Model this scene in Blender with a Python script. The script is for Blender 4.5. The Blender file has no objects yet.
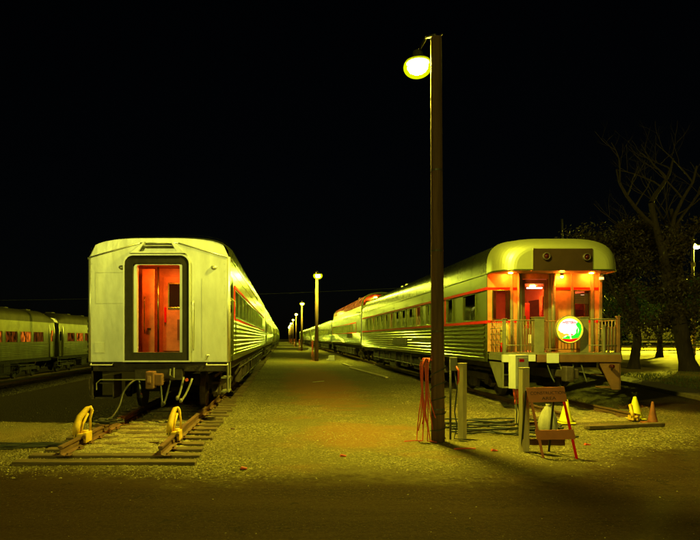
import bpy, math, random
from mathutils import Vector, Matrix, noise
random.seed(7)
SC = bpy.context.scene
COL = SC.collection
# ------------------------------------------------------------------ camera
cam_d = bpy.data.cameras.new("camera"); cam = bpy.data.objects.new("camera", cam_d); COL.objects.link(cam)
cam.location = (0, 0, 1.8); cam.rotation_euler = (math.radians(90), 0, 0)
cam_d.sensor_width = 36; cam_d.lens = 620/700*36
cam_d.shift_x = 67/700; cam_d.shift_y = 68/700
cam_d.clip_end = 3000; cam_d.clip_start = 0.05
SC.camera = cam
# ------------------------------------------------------------------ world: night sky
w = bpy.data.worlds.new("World"); SC.world = w; w.use_nodes = True
nt = w.node_tree; nt.nodes.clear()
sky = nt.nodes.new("ShaderNodeTexSky"); sky.sky_type = 'NISHITA'; sky.sun_disc = False
sky.sun_elevation = math.radians(19.4); sky.sun_rotation = math.radians(192)
bg = nt.nodes.new("ShaderNodeBackground"); bg.inputs[1].default_value = 0.00016
wo = nt.nodes.new("ShaderNodeOutputWorld")
nt.links.new(sky.outputs[0], bg.inputs[0]); nt.links.new(bg.outputs[0], wo.inputs[0])
fill_sun_d = bpy.data.lights.new('sun','SUN'); fill_sun_d.energy = .50; fill_sun_d.angle = math.radians(10); fill_sun_d.color = (1.0,.97,.12)
sun = bpy.data.objects.new('sun', fill_sun_d); COL.objects.link(sun)          # added fill from behind the camera, stands in for unseen yard lamps
sun.rotation_euler = Vector((.22,1,-.36)).to_track_quat('-Z','Y').to_euler()
SC.view_settings.view_transform = 'Standard'; SC.view_settings.look = 'None'
SC.view_settings.gamma = 1; SC.view_settings.use_curve_mapping = False
SC.view_settings.exposure = 0.40
SC.render.engine = 'CYCLES'
SC.cycles.use_denoising = True
SC.cycles.max_bounces = 6; SC.cycles.diffuse_bounces = 3; SC.cycles.glossy_bounces = 4; SC.cycles.transparent_max_bounces = 16
SC.cycles.caustics_reflective = False; SC.cycles.caustics_refractive = False
SC.cycles.use_light_tree = True
SC.cycles.sample_clamp_indirect = 4.0
LAMP_COL = (1.0, 0.88, 0.06); LAMP_COL_FAR = (0.93, 1.0, 0.06)
LAMP_MAIN = 5300.0; LAMP_LANE = 3900.0
VEST_COL = (1.0, 0.16, 0.012)

# ------------------------------------------------------------------ materials
def N(t, kind, **kw):
    n = t.nodes.new(kind)
    for k, v in kw.items(): setattr(n, k, v)
    return n
def mat(name, col, rough=.6, metal=0.0, var=.25, vscale=3.0, bump=0.0, bscale=40, col2=None, spec=.5, stretch=(1,1,1), coat=0):
    """painted / weathered surface: colour broken up by two noises, dirt, optional bump"""
    m = bpy.data.materials.new(name); m.use_nodes = True; t = m.node_tree
    p = t.nodes["Principled BSDF"]
    tc = N(t, "ShaderNodeTexCoord"); mp = N(t, "ShaderNodeMapping"); mp.inputs["Scale"].default_value = stretch
    t.links.new(tc.outputs["Object"], mp.inputs[0])
    n1 = N(t, "ShaderNodeTexNoise"); n1.inputs["Scale"].default_value = vscale; n1.inputs["Detail"].default_value = 8; n1.inputs["Roughness"].default_value = .65
    t.links.new(mp.outputs[0], n1.inputs["Vector"])
    cr = N(t, "ShaderNodeValToRGB")
    c2 = col2 or tuple(c*(1-var) for c in col); c1 = col
    cr.color_ramp.elements[0].position = .35; cr.color_ramp.elements[0].color = (*c2, 1)
    cr.color_ramp.elements[1].position = .65; cr.color_ramp.elements[1].color = (*c1, 1)
    t.links.new(n1.outputs[0], cr.inputs[0]); t.links.new(cr.outputs[0], p.inputs["Base Color"])
    mr = N(t, "ShaderNodeMapRange"); mr.inputs[3].default_value = min(1, rough*1.2); mr.inputs[4].default_value = rough*.85
    t.links.new(n1.outputs[0], mr.inputs[0]); t.links.new(mr.outputs[0], p.inputs["Roughness"])
    p.inputs["Metallic"].default_value = metal; p.inputs["Specular IOR Level"].default_value = spec
    if coat: p.inputs["Coat Weight"].default_value = coat
    if bump:
        n2 = N(t, "ShaderNodeTexNoise"); n2.inputs["Scale"].default_value = bscale; n2.inputs["Detail"].default_value = 5
        t.links.new(mp.outputs[0], n2.inputs["Vector"])
        b = N(t, "ShaderNodeBump"); b.inputs["Strength"].default_value = bump; b.inputs["Distance"].default_value = .02
        t.links.new(n2.outputs[0], b.inputs["Height"]); t.links.new(b.outputs[0], p.inputs["Normal"])
    return m
def emis(name, col, s):
    m = bpy.data.materials.new(name); m.use_nodes = True; p = m.node_tree.nodes["Principled BSDF"]
    p.inputs["Base Color"].default_value = (*[min(1, c) for c in col], 1)
    p.inputs["Emission Color"].default_value = (*col, 1); p.inputs["Emission Strength"].default_value = s
    return m
M = {}
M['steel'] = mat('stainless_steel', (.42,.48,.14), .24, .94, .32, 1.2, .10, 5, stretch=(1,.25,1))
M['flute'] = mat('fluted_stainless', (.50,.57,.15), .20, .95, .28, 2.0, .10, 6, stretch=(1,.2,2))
M['hood'] = mat('highlit_hood_metal', (.80,.86,.36), .42, .82, .15, 1.5, .04, 4)  # lightened against the roof steel to carry the lamp highlight
M['roof'] = mat('roof_steel', (.14,.165,.05), .26, .88, .35, 1.5, .08, 5)
M['endpaint'] = mat('silver_end_paint', (.93,.97,.90), .40, .72, .24, 1.5, .35, 2.2, stretch=(2.2,2.2,.6))
M['rubber'] = mat('black_rubber', (.03,.028,.025), .75, 0, .4, 6, .2, 30)
M['dark'] = mat('grimy_underframe', (.045,.038,.032), .7, .2, .5, 5, .4, 30, col2=(.02,.014,.01))
M['truck'] = mat('truck_casting', (.085,.07,.058), .6, .3, .5, 4, .4, 25, col2=(.035,.024,.017))
M['rail'] = mat('rusty_rail', (.26,.15,.08), .6, .3, .45, 8, .3, 50, stretch=(1,.3,1))
M['tie'] = mat('weathered_sleeper', (.20,.14,.065), .9, 0, .6, 3, 1.0, 22, stretch=(.35,3,3))
M['polewood'] = mat('creosoted_pole', (.15,.078,.035), .85, 0, .5, 3, .9, 18, stretch=(3,3,.15))
M['postwood'] = mat('painted_timber', (.58,.50,.24), .8, 0, .3, 3, .5, 20, stretch=(2,2,.25))
M['orangepaint'] = mat('vestibule_paint', (.64,.31,.13), .38, 0, .42, 3.5, .08, 6)
M['red'] = mat('red_stripe_paint', (.85,.012,.01), .6, 0, .15, 3, spec=.15)
M['redcord'] = mat('red_cord_jacket', (.62,.08,.03), .5, 0, .2, 5)
M['blackcord'] = mat('black_cord_jacket', (.035,.04,.03), .55, 0, .3, 5)
M['brown'] = mat('brown_step_paint', (.20,.10,.05), .6, 0, .35, 3, .15, 12)
M['olive'] = mat('platform_steel', (.25,.25,.16), .5, .2, .35, 3, .08, 10)
M['boxpaint'] = mat('cabinet_paint', (.62,.64,.56), .45, 0, .15, 3)
M['yellow'] = mat('yellow_paint', (.95,.62,.04), .55, 0, .35, 9, .1, 30)
M['yellowcone'] = mat('yellow_cone_plastic', (.95,.88,.03), .5, 0, .15, 4)
M['orangecone'] = mat('dull_orange_plastic', (.34,.11,.04), .6, 0, .45, 6)
M['signboard'] = mat('faded_orange_board', (.60,.19,.05), .6, 0, .25, 4)
M['signink'] = mat('dark_lettering', (.05,.02,.015), .6, 0, .1, 4)
M['bag'] = mat('pale_canvas', (.42,.40,.28), .8, 0, .25, 6, .2, 30)
M['concrete'] = mat('concrete', (.42,.40,.33), .85, 0, .25, 4, .3, 30)
M['bark'] = mat('tree_bark', (.036,.022,.012), .9, 0, .5, 4, 1.0, 10, stretch=(3,3,.5))
M['housing'] = mat('lamp_housing', (.09,.085,.07), .5, .5, .2, 4)
M['lens_dark'] = mat('red_marker_lens', (.04,.004,.004), .15, 0, .2, 4)
M['curtain'] = mat('window_blind', (.40,.20,.10), .7, 0, .3, 6)
M['white'] = mat('white_enamel', (.75,.75,.70), .4, 0, .1, 4)
M['darkbldg'] = mat('far_wagon_paint', (.022,.018,.014), .9, 0, .4, 2)
def leaf_mat(name, a, b):
    m = mat(name, a, .55, 0, .5, 1.2, col2=b); p = m.node_tree.nodes["Principled BSDF"]
    return m
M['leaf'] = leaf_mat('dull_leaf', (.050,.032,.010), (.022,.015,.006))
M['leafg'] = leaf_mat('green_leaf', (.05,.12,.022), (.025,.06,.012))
M['grassblade'] = leaf_mat('grass_blade', (.06,.115,.02), (.10,.10,.02))
def glass(name, tint=(.02,.02,.018), alpha=.0, rough=.04):
    m = bpy.data.materials.new(name); m.use_nodes = True; t = m.node_tree; p = t.nodes["Principled BSDF"]
    p.inputs["Base Color"].default_value = (*tint,1); p.inputs["Roughness"].default_value = rough
    if alpha:
        tr = N(t,"ShaderNodeBsdfTransparent"); tr.inputs[0].default_value = (alpha,alpha*.9,alpha*.8,1)
        gl = N(t,"ShaderNodeBsdfGlossy"); gl.inputs["Roughness"].default_value = .02
        lw = N(t,"ShaderNodeFresnel"); lw.inputs[0].default_value = 1.5
        mx = N(t,"ShaderNodeMixShader"); o = t.nodes["Material Output"]
        t.links.new(lw.outputs[0], mx.inputs[0]); t.links.new(tr.outputs[0], mx.inputs[1]); t.links.new(gl.outputs[0], mx.inputs[2])
        t.links.new(mx.outputs[0], o.inputs[0])
    return m
M['pane'] = glass('dark_window_glass')
M['clear'] = glass('clear_window_glass', alpha=.96)
M['amber'] = emis('lit_window_amber', (1.0,.17,.01), .55)
M['amberdim'] = emis('lit_window_dim_amber', (.8,.16,.02), .12)
M['vestlamp'] = emis('vestibule_bulb', VEST_COL, 330.0)
M['hoodlamp'] = emis('platform_bulb', (1.0,.17,.008), 1000.0)
M['saloonlamp'] = emis('saloon_bulb', (1.0,.15,.02), 800.0)
M['salooncool'] = emis('saloon_tube', (1.0,.62,.45), 10.0)
M['refr'] = emis('main_refractor', LAMP_COL, LAMP_MAIN)
def litwin(name, a, b, s_):
    m = bpy.data.materials.new(name); m.use_nodes = True; t = m.node_tree; p = t.nodes["Principled BSDF"]
    tc = N(t,"ShaderNodeTexCoord"); mp = N(t,"ShaderNodeMapping"); mp.inputs["Scale"].default_value = (1,3.2,1.5); t.links.new(tc.outputs["Object"],mp.inputs[0])
    n = N(t,"ShaderNodeTexNoise"); n.inputs["Scale"].default_value = 1.4; n.inputs["Detail"].default_value = 3; t.links.new(mp.outputs[0],n.inputs["Vector"])
    c = N(t,"ShaderNodeValToRGB"); c.color_ramp.elements[0].position=.42; c.color_ramp.elements[0].color=(*a,1); c.color_ramp.elements[1].position=.62; c.color_ramp.elements[1].color=(*b,1)
    t.links.new(n.outputs[0],c.inputs[0]); t.links.new(c.outputs[0],p.inputs["Emission Color"]); p.inputs["Emission Strength"].default_value = s_
    p.inputs["Base Color"].default_value=(.02,.015,.01,1); p.inputs["Roughness"].default_value=.06; return m
M['amber'] = litwin('lit_window_amber', (.03,.006,.001), (1.0,.22,.01), .55)
M['amberdim'] = litwin('lit_window_dim_amber', (.01,.003,.0), (.7,.14,.01), .16)
def halo_mat():  # glowing shell added round each lamp to imitate its halo
    m = bpy.data.materials.new('halo_glow'); m.use_nodes = True; t = m.node_tree; t.nodes.clear()
    a = N(t,"ShaderNodeBsdfTransparent"); e = N(t,"ShaderNodeEmission"); e.inputs[0].default_value = (.80,.90,.0,1); e.inputs[1].default_value = 1.1
    x = N(t,"ShaderNodeMixShader"); x.inputs[0].default_value = .45; o = N(t,"ShaderNodeOutputMaterial")
    t.links.new(a.outputs[0],x.inputs[1]); t.links.new(e.outputs[0],x.inputs[2]); t.links.new(x.outputs[0],o.inputs[0]); return m
M['halo'] = halo_mat()
M['refrl'] = emis('lane_refractor', LAMP_COL_FAR, LAMP_LANE)
M['refrr'] = emis('road_refractor', (1.0,.93,.03), 50000.0)

# ------------------------------------------------------------------ mesh builder
class MB:
    def __init__(s): s.v = []; s.f = []
    def box(s, x0, x1, y0, y1, z0, z1, M_=None):
        b = len(s.v)
        P = [(x0,y0,z0),(x1,y0,z0),(x1,y1,z0),(x0,y1,z0),(x0,y0,z1),(x1,y0,z1),(x1,y1,z1),(x0,y1,z1)]
        if M_ is not None: P = [tuple(M_ @ Vector(p)) for p in P]
        s.v += P
        s.f += [tuple(b+i for i in q) for q in ((0,3,2,1),(4,5,6,7),(0,1,5,4),(1,2,6,5),(2,3,7,6),(3,0,4,7))]
        return s
    def beam(s, a, b, wx, wz):
        a = Vector(a); b = Vector(b); d = (b-a).normalized()
        up = Vector((0,0,1)) if abs(d.z) < .95 else Vector((0,1,0))
        x = d.cross(up).normalized(); u = x.cross(d).normalized()
        R = Matrix((x, d, u)).transposed().to_4x4(); T = Matrix.Translation(a) @ R
        return s.box(-wx/2, wx/2, 0, (b-a).length, -wz/2, wz/2, T)
    def tube(s, pts, r, n=8, cap=True):
        pts = [Vector(p) for p in pts]; rs = r if isinstance(r,(list,tuple)) else [r]*len(pts)
        b = len(s.v); prev = None
        for i, p in enumerate(pts):
            d = (pts[min(i+1,len(pts)-1)] - pts[max(i-1,0)])
            if d.length < 1e-9: d = Vector((0,0,1))
            d.normalize()
            if prev is None:
                up = Vector((0,0,1)) if abs(d.z) < .9 else Vector((0,1,0))
                x = d.cross(up).normalized()
            else:
                x = (prev - d*prev.dot(d))
                x = x.normalized() if x.length > 1e-6 else d.orthogonal().normalized()
            prev = x; y = d.cross(x)
            for k in range(n):
                a = 2*math.pi*k/n
                s.v.append(tuple(p + (x*math.cos(a) + y*math.sin(a))*rs[i]))
        for i in range(len(pts)-1):
            for k in range(n):
                k2 = (k+1) % n
                s.f.append((b+i*n+k, b+i*n+k2, b+(i+1)*n+k2, b+(i+1)*n+k))
        if cap:
            s.f.append(tuple(b+k for k in range(n))[::-1]); e = b+(len(pts)-1)*n
            s.f.append(tuple(e+k for k in range(n)))
        return s
    def lathe(s, prof, n=20, T=None, cap=True):
        b = len(s.v)
        for (r, z) in prof:
            for k in range(n):
                a = 2*math.pi*k/n; p = Vector((r*math.cos(a), r*math.sin(a), z))
                s.v.append(tuple(T @ p if T is not None else p))
        for i in range(len(prof)-1):
            for k in range(n):
                k2 = (k+1) % n
                s.f.append((b+i*n+k, b+i*n+k2, b+(i+1)*n+k2, b+(i+1)*n+k))
        if cap:
            s.f.append(tuple(b+k for k in range(n))[::-1]); e = b+(len(prof)-1)*n
            s.f.append(tuple(e+k for k in range(n)))
        return s
    def prism(s, poly, y0, y1):            # poly in (x,z), extruded along y
        b = len(s.v); n = len(poly)
        s.v += [(x,y0,z) for x,z in poly] + [(x,y1,z) for x,z in poly]
        s.f.append(tuple(range(b,b+n))); s.f.append(tuple(range(b+n,b+2*n))[::-1])
        for i in range(n):
            j = (i+1)%n; s.f.append((b+i, b+n+i, b+n+j, b+j))
        return s
    def prismx(s, poly, x0, x1):           # poly in (y,z), extruded along x
        b = len(s.v); n = len(poly)
        s.v += [(x0,y,z) for y,z in poly] + [(x1,y,z) for y,z in poly]
        s.f.append(tuple(range(b,b+n))[::-1]); s.f.append(tuple(range(b+n,b+2*n)))
        for i in range(n):
            j = (i+1)%n; s.f.append((b+i, b+j, b+n+j, b+n+i))
        return s
    def strip(s, prof_a, prof_b):          # quads between two polylines
        b = len(s.v); n = len(prof_a); s.v += list(prof_a)+list(prof_b)
        for i in range(n-1): s.f.append((b+i, b+i+1, b+n+i+1, b+n+i))
        return s
    def poly(s, pts):
        b = len(s.v); s.v += pts; s.f.append(tuple(range(b,b+len(pts)))); return s
    def build(s, name, m, parent=None, smooth=False, bevel=0.0, loc=None):
        me = bpy.data.meshes.new(name); me.from_pydata([tuple(v) for v in s.v], [], s.f); me.validate(); me.update()
        me.materials.append(m)
        o = bpy.data.objects.new(name, me); COL.objects.link(o)
        if smooth:
            for p in me.polygons: p.use_smooth = True
        if bevel:
            bv = o.modifiers.new('bevel','BEVEL'); bv.width = bevel; bv.segments = 2; bv.limit_method = 'ANGLE'
        if parent is not None: o.parent = parent
        if loc: o.location = loc
        return o
def tag(o, label=None, cat=None, group=None, kind=None):
    if label: o['label'] = label
    if cat: o['category'] = cat
    if group: o['group'] = group
    if kind: o['kind'] = kind
    return o
def thing(name, label, cat, loc=(0,0,0), rz=0, group=None):
    o = bpy.data.objects.new(name, None); COL.objects.link(o); o.location = loc; o.rotation_euler = (0,0,rz)
    o.empty_display_size = .3
    return tag(o, label, cat, group)
def copy_tree(o, parent=None):
    c = o.copy(); COL.objects.link(c)
    if parent is not None: c.parent = parent
    for ch in list(o.children): copy_tree(ch, c)
    return c
def sstep(a, b, x):
    t = max(0, min(1, (x-a)/(b-a))); return t*t*(3-2*t)
def gz(x, y=0): return -0.66*(1-sstep(-12.5,-6.2,x))
def sag(a, b, s, n=14, wob=0):
    a = Vector(a); b = Vector(b); out = []
    for i in range(n+1):
        t = i/n; p = a.lerp(b,t); p.z -= s*4*t*(1-t)
        if wob: p += Vector((noise.noise(p*3)*wob, noise.noise(p*3+Vector((9,0,0)))*wob, 0))
        out.append(p)
    return out

# ================================================================== SETTING: ground
def ground_mat():
    m = bpy.data.materials.new('yard_ground'); m.use_nodes = True; t = m.node_tree; p = t.nodes["Principled BSDF"]; L = t.links.new
    tc = N(t,"ShaderNodeTexCoord"); sx = N(t,"ShaderNodeSeparateXYZ"); L(tc.outputs["Object"], sx.inputs[0])
    def noi(sc, det=6, ro=.6, vec=None):
        n = N(t,"ShaderNodeTexNoise"); n.inputs["Scale"].default_value = sc; n.inputs["Detail"].default_value = det; n.inputs["Roughness"].default_value = ro
        L(vec or tc.outputs["Object"], n.inputs["Vector"]); return n.outputs[0]
    def ma(op, a, b=None, c=None):
        n = N(t,"ShaderNodeMath", operation=op)
        for i, v in enumerate((a,b,c)):
            if v is None: continue
            if isinstance(v,(int,float)): n.inputs[i].default_value = v
            else: L(v, n.inputs[i])
        return n.outputs[0]
    def ss(v, a, b):
        n = N(t,"ShaderNodeMapRange", interpolation_type='SMOOTHSTEP'); n.inputs[1].default_value = a; n.inputs[2].default_value = b
        L(v, n.inputs[0]); return n.outputs[0]
    def mix(f, a, b):
        n = N(t,"ShaderNodeMix", data_type='RGBA')
        if isinstance(f,(int,float)): n.inputs[0].default_value = f
        else: L(f, n.inputs[0])
        for i, v in ((6,a),(7,b)):
            if isinstance(v, tuple): n.inputs[i].default_value = (*v,1)
            else: L(v, n.inputs[i])
        return n.outputs[2]
    edge = ma('ADD', sx.outputs[1], ma('MULTIPLY', ma('SUBTRACT', noi(.55,4), .5), 1.8))
    edge = ma('ADD', edge, ma('MULTIPLY', ma('SUBTRACT', noi(5,6,.75), .5), 1.6))
    edge = ma('SUBTRACT', edge, ma('MULTIPLY', ma('MAXIMUM', ma('SUBTRACT', sx.outputs[0], 3.2), 0.0), .72))
    edge = ma('SUBTRACT', edge, ma('MULTIPLY', ma('MAXIMUM', ma('SUBTRACT', -1.2, sx.outputs[0]), 0.0), .22))
    far = ss(edge, 7.3, 8.9)                              # 0 tarmac foreground, 1 gravel
    vor = N(t,"ShaderNodeTexVoronoi"); vor.inputs["Scale"].default_value = 36; L(tc.outputs["Object"], vor.inputs["Vector"])
    vor2 = N(t,"ShaderNodeTexVoronoi"); vor2.inputs["Scale"].default_value = 70; L(tc.outputs["Object"], vor2.inputs["Vector"])
    sp = N(t,"ShaderNodeSeparateXYZ"); L(vor.outputs["Color"], sp.inputs[0])
    peb = mix(sp.outputs[0], (.05,.04,.015), (.32,.28,.09))
    peb = mix(ss(sp.outputs[1],.88,.95), peb, (.60,.54,.26))
    big = noi(.35,5); dirt = ss(big,.40,.62)
    grav = mix(ma('MULTIPLY',dirt,.7), peb, (.15,.12,.045))
    # compacted lane between the trains: smoother, lamp falloff darkened into the colour
    lane = ma('MULTIPLY', ss(sx.outputs[0],-1.0,0.4), ma('SUBTRACT',1.0, ss(sx.outputs[0],3.6,4.6)))
    lane = ma('MULTIPLY', lane, ma('ADD',.35, ma('MULTIPLY', ss(noi(1.1,4),.3,.7),.5)))
    grav = mix(lane, grav, mix(noi(24,4,.8),(.085,.07,.022),(.23,.19,.06)))
    redtone = ma('MULTIPLY', ss(noi(.45,3),.50,.66), ma('MULTIPLY', ss(sx.outputs[0],-.8,.8), ma('SUBTRACT',1.0, ss(sx.outputs[0],2.4,4.2))))
    def blob(cx, cy, rx, ry):
        dx_ = ma('DIVIDE', ma('SUBTRACT', sx.outputs[0], cx), rx); dy_ = ma('DIVIDE', ma('SUBTRACT', sx.outputs[1], cy), ry)
        d_ = ma('ADD', ma('ADD', ma('MULTIPLY',dx_,dx_), ma('MULTIPLY',dy_,dy_)), ma('MULTIPLY', ma('SUBTRACT', noi(1.3,4), .5), 1.6))
        return ma('SUBTRACT', 1.0, ss(d_, .1, 1.1))
    redtone = ma('MAXIMUM', ma('MULTIPLY',redtone,.45), ma('MAXIMUM', ma('MULTIPLY', blob(1.4,27,1.7,13),.8), ma('MULTIPLY', blob(1.3,11.5,1.3,1.8), .5)))
    grav = mix(redtone, grav, (.30,.13,.026))  # orange-red tone in patches along the lane
    # wheel ruts of the foreground road
    ruts = N(t,"ShaderNodeMapping"); ruts.inputs["Scale"].default_value = (.12,1.6,1); ruts.inputs["Rotation"].default_value = (0,0,.05); L(tc.outputs["Object"], ruts.inputs[0])
    rn = noi(1.5,6,.6,ruts.outputs[0])
    asph = mix(ss(rn,.25,.75), (.024,.013,.004), (.046,.026,.007))
    asph = mix(ss(noi(130,3,.9),.50,.75), asph, (.10,.062,.017))
    asph = mix(ss(noi(1.6,8,.75),.57,.62), asph, (.022,.014,.004))
    asph = mix(ma('MULTIPLY', ss(noi(22,8,.85),.45,.62), .55), asph, (.085,.052,.016))
    c = mix(far, asph, grav)
    # smooth tarmac on the left and the service road on the right
    la = ma('MULTIPLY', ma('SUBTRACT',1.0, ss(sx.outputs[0],-4.9,-4.3)), ss(sx.outputs[0],-12.6,-11.6))
    la = ma('MULTIPLY', la, ss(edge,9.3,10.6))
    c = mix(ma('MULTIPLY',la,.85), c, mix(noi(3,7,.8),(.20,.155,.05),(.40,.32,.12)))  # lightened in place of lamp light that falls short here
    ra = ma('MULTIPLY', ss(sx.outputs[0], 9.0, 9.8), ss(sx.outputs[1], 14.0, 15.5))
    c = mix(ma('MULTIPLY',ra,.9), c, mix(noi(2,6),(.010,.005,.003),(.024,.010,.005)))  # blackened: the observation car's shadow put into the colour
    L(c, p.inputs["Base Color"])
    p.inputs["Roughness"].default_value = .95; p.inputs["Specular IOR Level"].default_value = .1
    h = ma('ADD', ma('MULTIPLY', ma('SUBTRACT',1.0,vor.outputs["Distance"]), ma('MULTIPLY',far,ma('SUBTRACT',1.0,ma('MULTIPLY',lane,.6)))), ma('MULTIPLY', noi(90,4,.8), .5))
    h = ma('ADD', h, ma('MULTIPLY', noi(3,4), 1.2))
    b = N(t,"ShaderNodeBump"); b.inputs["Strength"].default_value = .9; b.inputs["Distance"].default_value = .035
    L(h, b.inputs["Height"]); L(b.outputs[0], p.inputs["Normal"])
    return m
M['ground'] = ground_mat()
g = MB()
xs = [-400,-120,-60,-30,-20,-16] + [-13+.5*i for i in range(0,54)] + [16,20,30,60,120,400]
ys = [-20,-5,0,2] + [3+.35*i for i in range(0,80)] + [32,36,42,50,60,80,110,150,200,300,500,900]
for y in ys:
    for x in xs:
        z = gz(x)
        if 3 < y < 31 and -13 < x < 13.5: z += .022*noise.noise(Vector((x*.6,y*.6,0))) - .004
        g.v.append((x,y,z))
nx = len(xs)
for j in range(len(ys)-1):
    for i in range(nx-1): g.f.append((j*nx+i, j*nx+i+1, (j+1)*nx+i+1, (j+1)*nx+i))
tag(g.build('ground', M['ground'], smooth=True), kind='structure')

# loose gravel with real depth
st = MB()
def stone(x, y, r, z=None):
    b = len(st.v); zz = (gz(x) if z is None else z)
    a0 = random.random()*6.28
    rr = [r*random.uniform(.7,1.25) for _ in range(6)]
    for k in range(5):
        a = a0+k*1.2566; st.v.append((x+rr[k]*math.cos(a), y+rr[k]*math.sin(a), zz+r*random.uniform(-.1,.35)))
    st.v.append((x+r*random.uniform(-.3,.3), y+r*random.uniform(-.3,.3), zz+r*random.uniform(.55,.95)))
    for k in range(5): st.f.append((b+k, b+(k+1)%5, b+5))
cnt = 0
while cnt < 34000:
    y = 7.9 + (random.random()**1.6)*13; x = random.uniform(-6.2, 9.6)
    d = 1.0 if y > 9 else (y-7.9)/1.1
    dens = .35 + 1.1*noise.noise(Vector((x*.7,y*.7,3)))
    if -.9 < x < 3.4 and y > 9.3: dens *= .22
    eb_ = y-.72*max(0,x-3.2)-.22*max(0,-1.2-x)+.9*noise.noise(Vector((x*1.1,y*1.1,8)))
    if eb_ < 8.5: dens *= max(0,(eb_-7.4)/1.1)**2
    if -4.3 < x < -.7: dens += .5
    if x > 4.5: dens *= .6
    if x < -4.6 and y > 10: dens = .1
    if random.random() < dens*d:
        stone(x, y, random.uniform(.005,.015)*(1.9 if random.random()<.05 else 1)); cnt += 1
for _ in range(90):
    x = random.uniform(-5,7); y = random.uniform(4,8.5); stone(x, y, random.uniform(.004,.013))
for _ in range(5000):                                   # ballast bed of the left-hand background track
    x = random.uniform(-14,-11.4); y = random.uniform(20,42); stone(x, y, random.uniform(.02,.05))
M['stone'] = mat('loose_stone', (.46,.40,.16), .9, 0, .5, 31, col2=(.08,.065,.025))
tag(st.build('gravel', M['stone']), 'loose gravel stones strewn over the yard between and around the rails', 'gravel', kind='stuff')

def bed(name, cx, y0, y1, z, hwid):
    bm_ = MB(); ny = int((y1-y0)/.10); nx_ = 26
    for j in range(ny+1):
        for i in range(nx_+1):
            x = cx-hwid+2*hwid*i/nx_; y = y0+(y1-y0)*j/ny
            e = min(1,(hwid-abs(x-cx))/.35)*min(1,(y-y0)/.25+.0)
            zz = z*e + .030*noise.noise(Vector((x*2.3,y*2.3,5)))*e + .012*noise.noise(Vector((x*11,y*11,5)))*e - .012*(1-e) + (gz(cx) if z>=0 else 0)
            bm_.v.append((x,y,zz))
            if i < nx_ and j < ny:
                k = j*(nx_+1)+i; bm_.f.append((k,k+1,k+nx_+2,k+nx_+1))
            if e > .5 and y < 19:
                for _ in range(3):
                    if random.random() < .75: stone2(x+random.uniform(-.05,.05), y+random.uniform(-.05,.05), random.uniform(.008,.022), zz)
    return tag(bm_.build(name, M['ballast'], smooth=True), kind='structure')
_st = st; st = MB()
g_st = st; st = MB()
for _ in range(9000):
    x = random.uniform(-5.5,8); y = random.uniform(3.6,9.2); stone(x, y, random.uniform(.003,.009))
tag(st.build('grit', mat('dark_road_grit', (.12,.078,.025), .9, 0, .6, 25)), 'fine dark grit lying over the paved foreground', 'grit', kind='stuff')
st = MB()
def stone2(x,y,r_,z_): stone(x,y,r_,z_)
M['ballast'] = mat('track_ballast', (.48,.42,.17), .95, 0, .5, 9, 1.0, 45, col2=(.13,.105,.04))
bed('ballast_bed', -2.55, 9.25, 30, .040, 1.05)
bed('ballast_bed', 6.90, 13.3, 30, .026, 1.12)
tag(st.build('gravel', M['stone']), 'crushed stone scattered between the rails of the two near tracks', 'gravel', kind='stuff')
# grass verge, kerb, far road
def vx(y): return 12.1 + .205*(y-18)
gm = MB(); YS = [14,18,22,26,30,36,44,60,90,140]
for i in range(len(YS)-1):
    a, b = YS[i], YS[i+1]
    for j in range(12):
        xa0 = vx(a)+1.0+j*8; xb0 = vx(b)+1.0+j*8
        gm.strip([(xa0,a,.06),(xa0+8,a,.06)], [(xb0,b,.06),(xb0+8,b,.06)])
M['verge'] = mat('dry_lawn', (.42,.29,.05), .95, 0, .4, .5, .8, 30, col2=(.24,.17,.035))
tag(gm.build('grass_verge', M['verge']), kind='structure')
pv = MB()
pv.strip([(vx(14)+.16,14,.10),(vx(14)+1.1,14,.10)], [(vx(90)+.16,90,.10),(vx(90)+1.1,90,.10)])
M['path'] = mat('dusty_path', (.26,.20,.12), .95, 0, .4, 2, .5, 30)
tag(pv.build('dirt_path', M['path']), kind='structure')
kb = MB()
k0 = Vector((vx(14),14,0)); k1 = Vector((vx(90),90,0))
kb.beam(k0+Vector((0,0,.06)), k1+Vector((0,0,.06)), .16, .13)
tag(kb.build('kerb', mat('dirty_kerb',(.22,.18,.10),.9,0,.4,4), bevel=.015), kind='structure')
gb = MB()
for _ in range(15000):
    y = 17 + random.random()**1.3*15; x = vx(y)+1.0+random.random()**1.2*14
    d = noise.noise(Vector((x*.4,y*.4,1)))
    if d < -.25: continue
    hgt = random.uniform(.05,.13)*(1.3 if d>.1 else .8); a = random.random()*6.28; wd = .010
    dx, dy = math.cos(a)*wd, math.sin(a)*wd; lx, ly = random.uniform(-.05,.05), random.uniform(-.05,.05)
    gb.poly([(x-dx,y-dy,.055),(x+dx,y+dy,.055),(x+lx,y+ly,.06+hgt)])
tag(gb.build('grass', M['grassblade']), 'rough short grass under the dark trees beyond the kerb', 'grass', kind='stuff')
rd = MB(); rd.strip([(18,62,.075),(120,62,.075)],[(18,74,.075),(120,74,.075)])
M['farroad'] = mat('pale_far_road', (.30,.26,.17), .9, 0, .2, 1)
tag(rd.build('far_road', M['farroad']), kind='structure')

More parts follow.
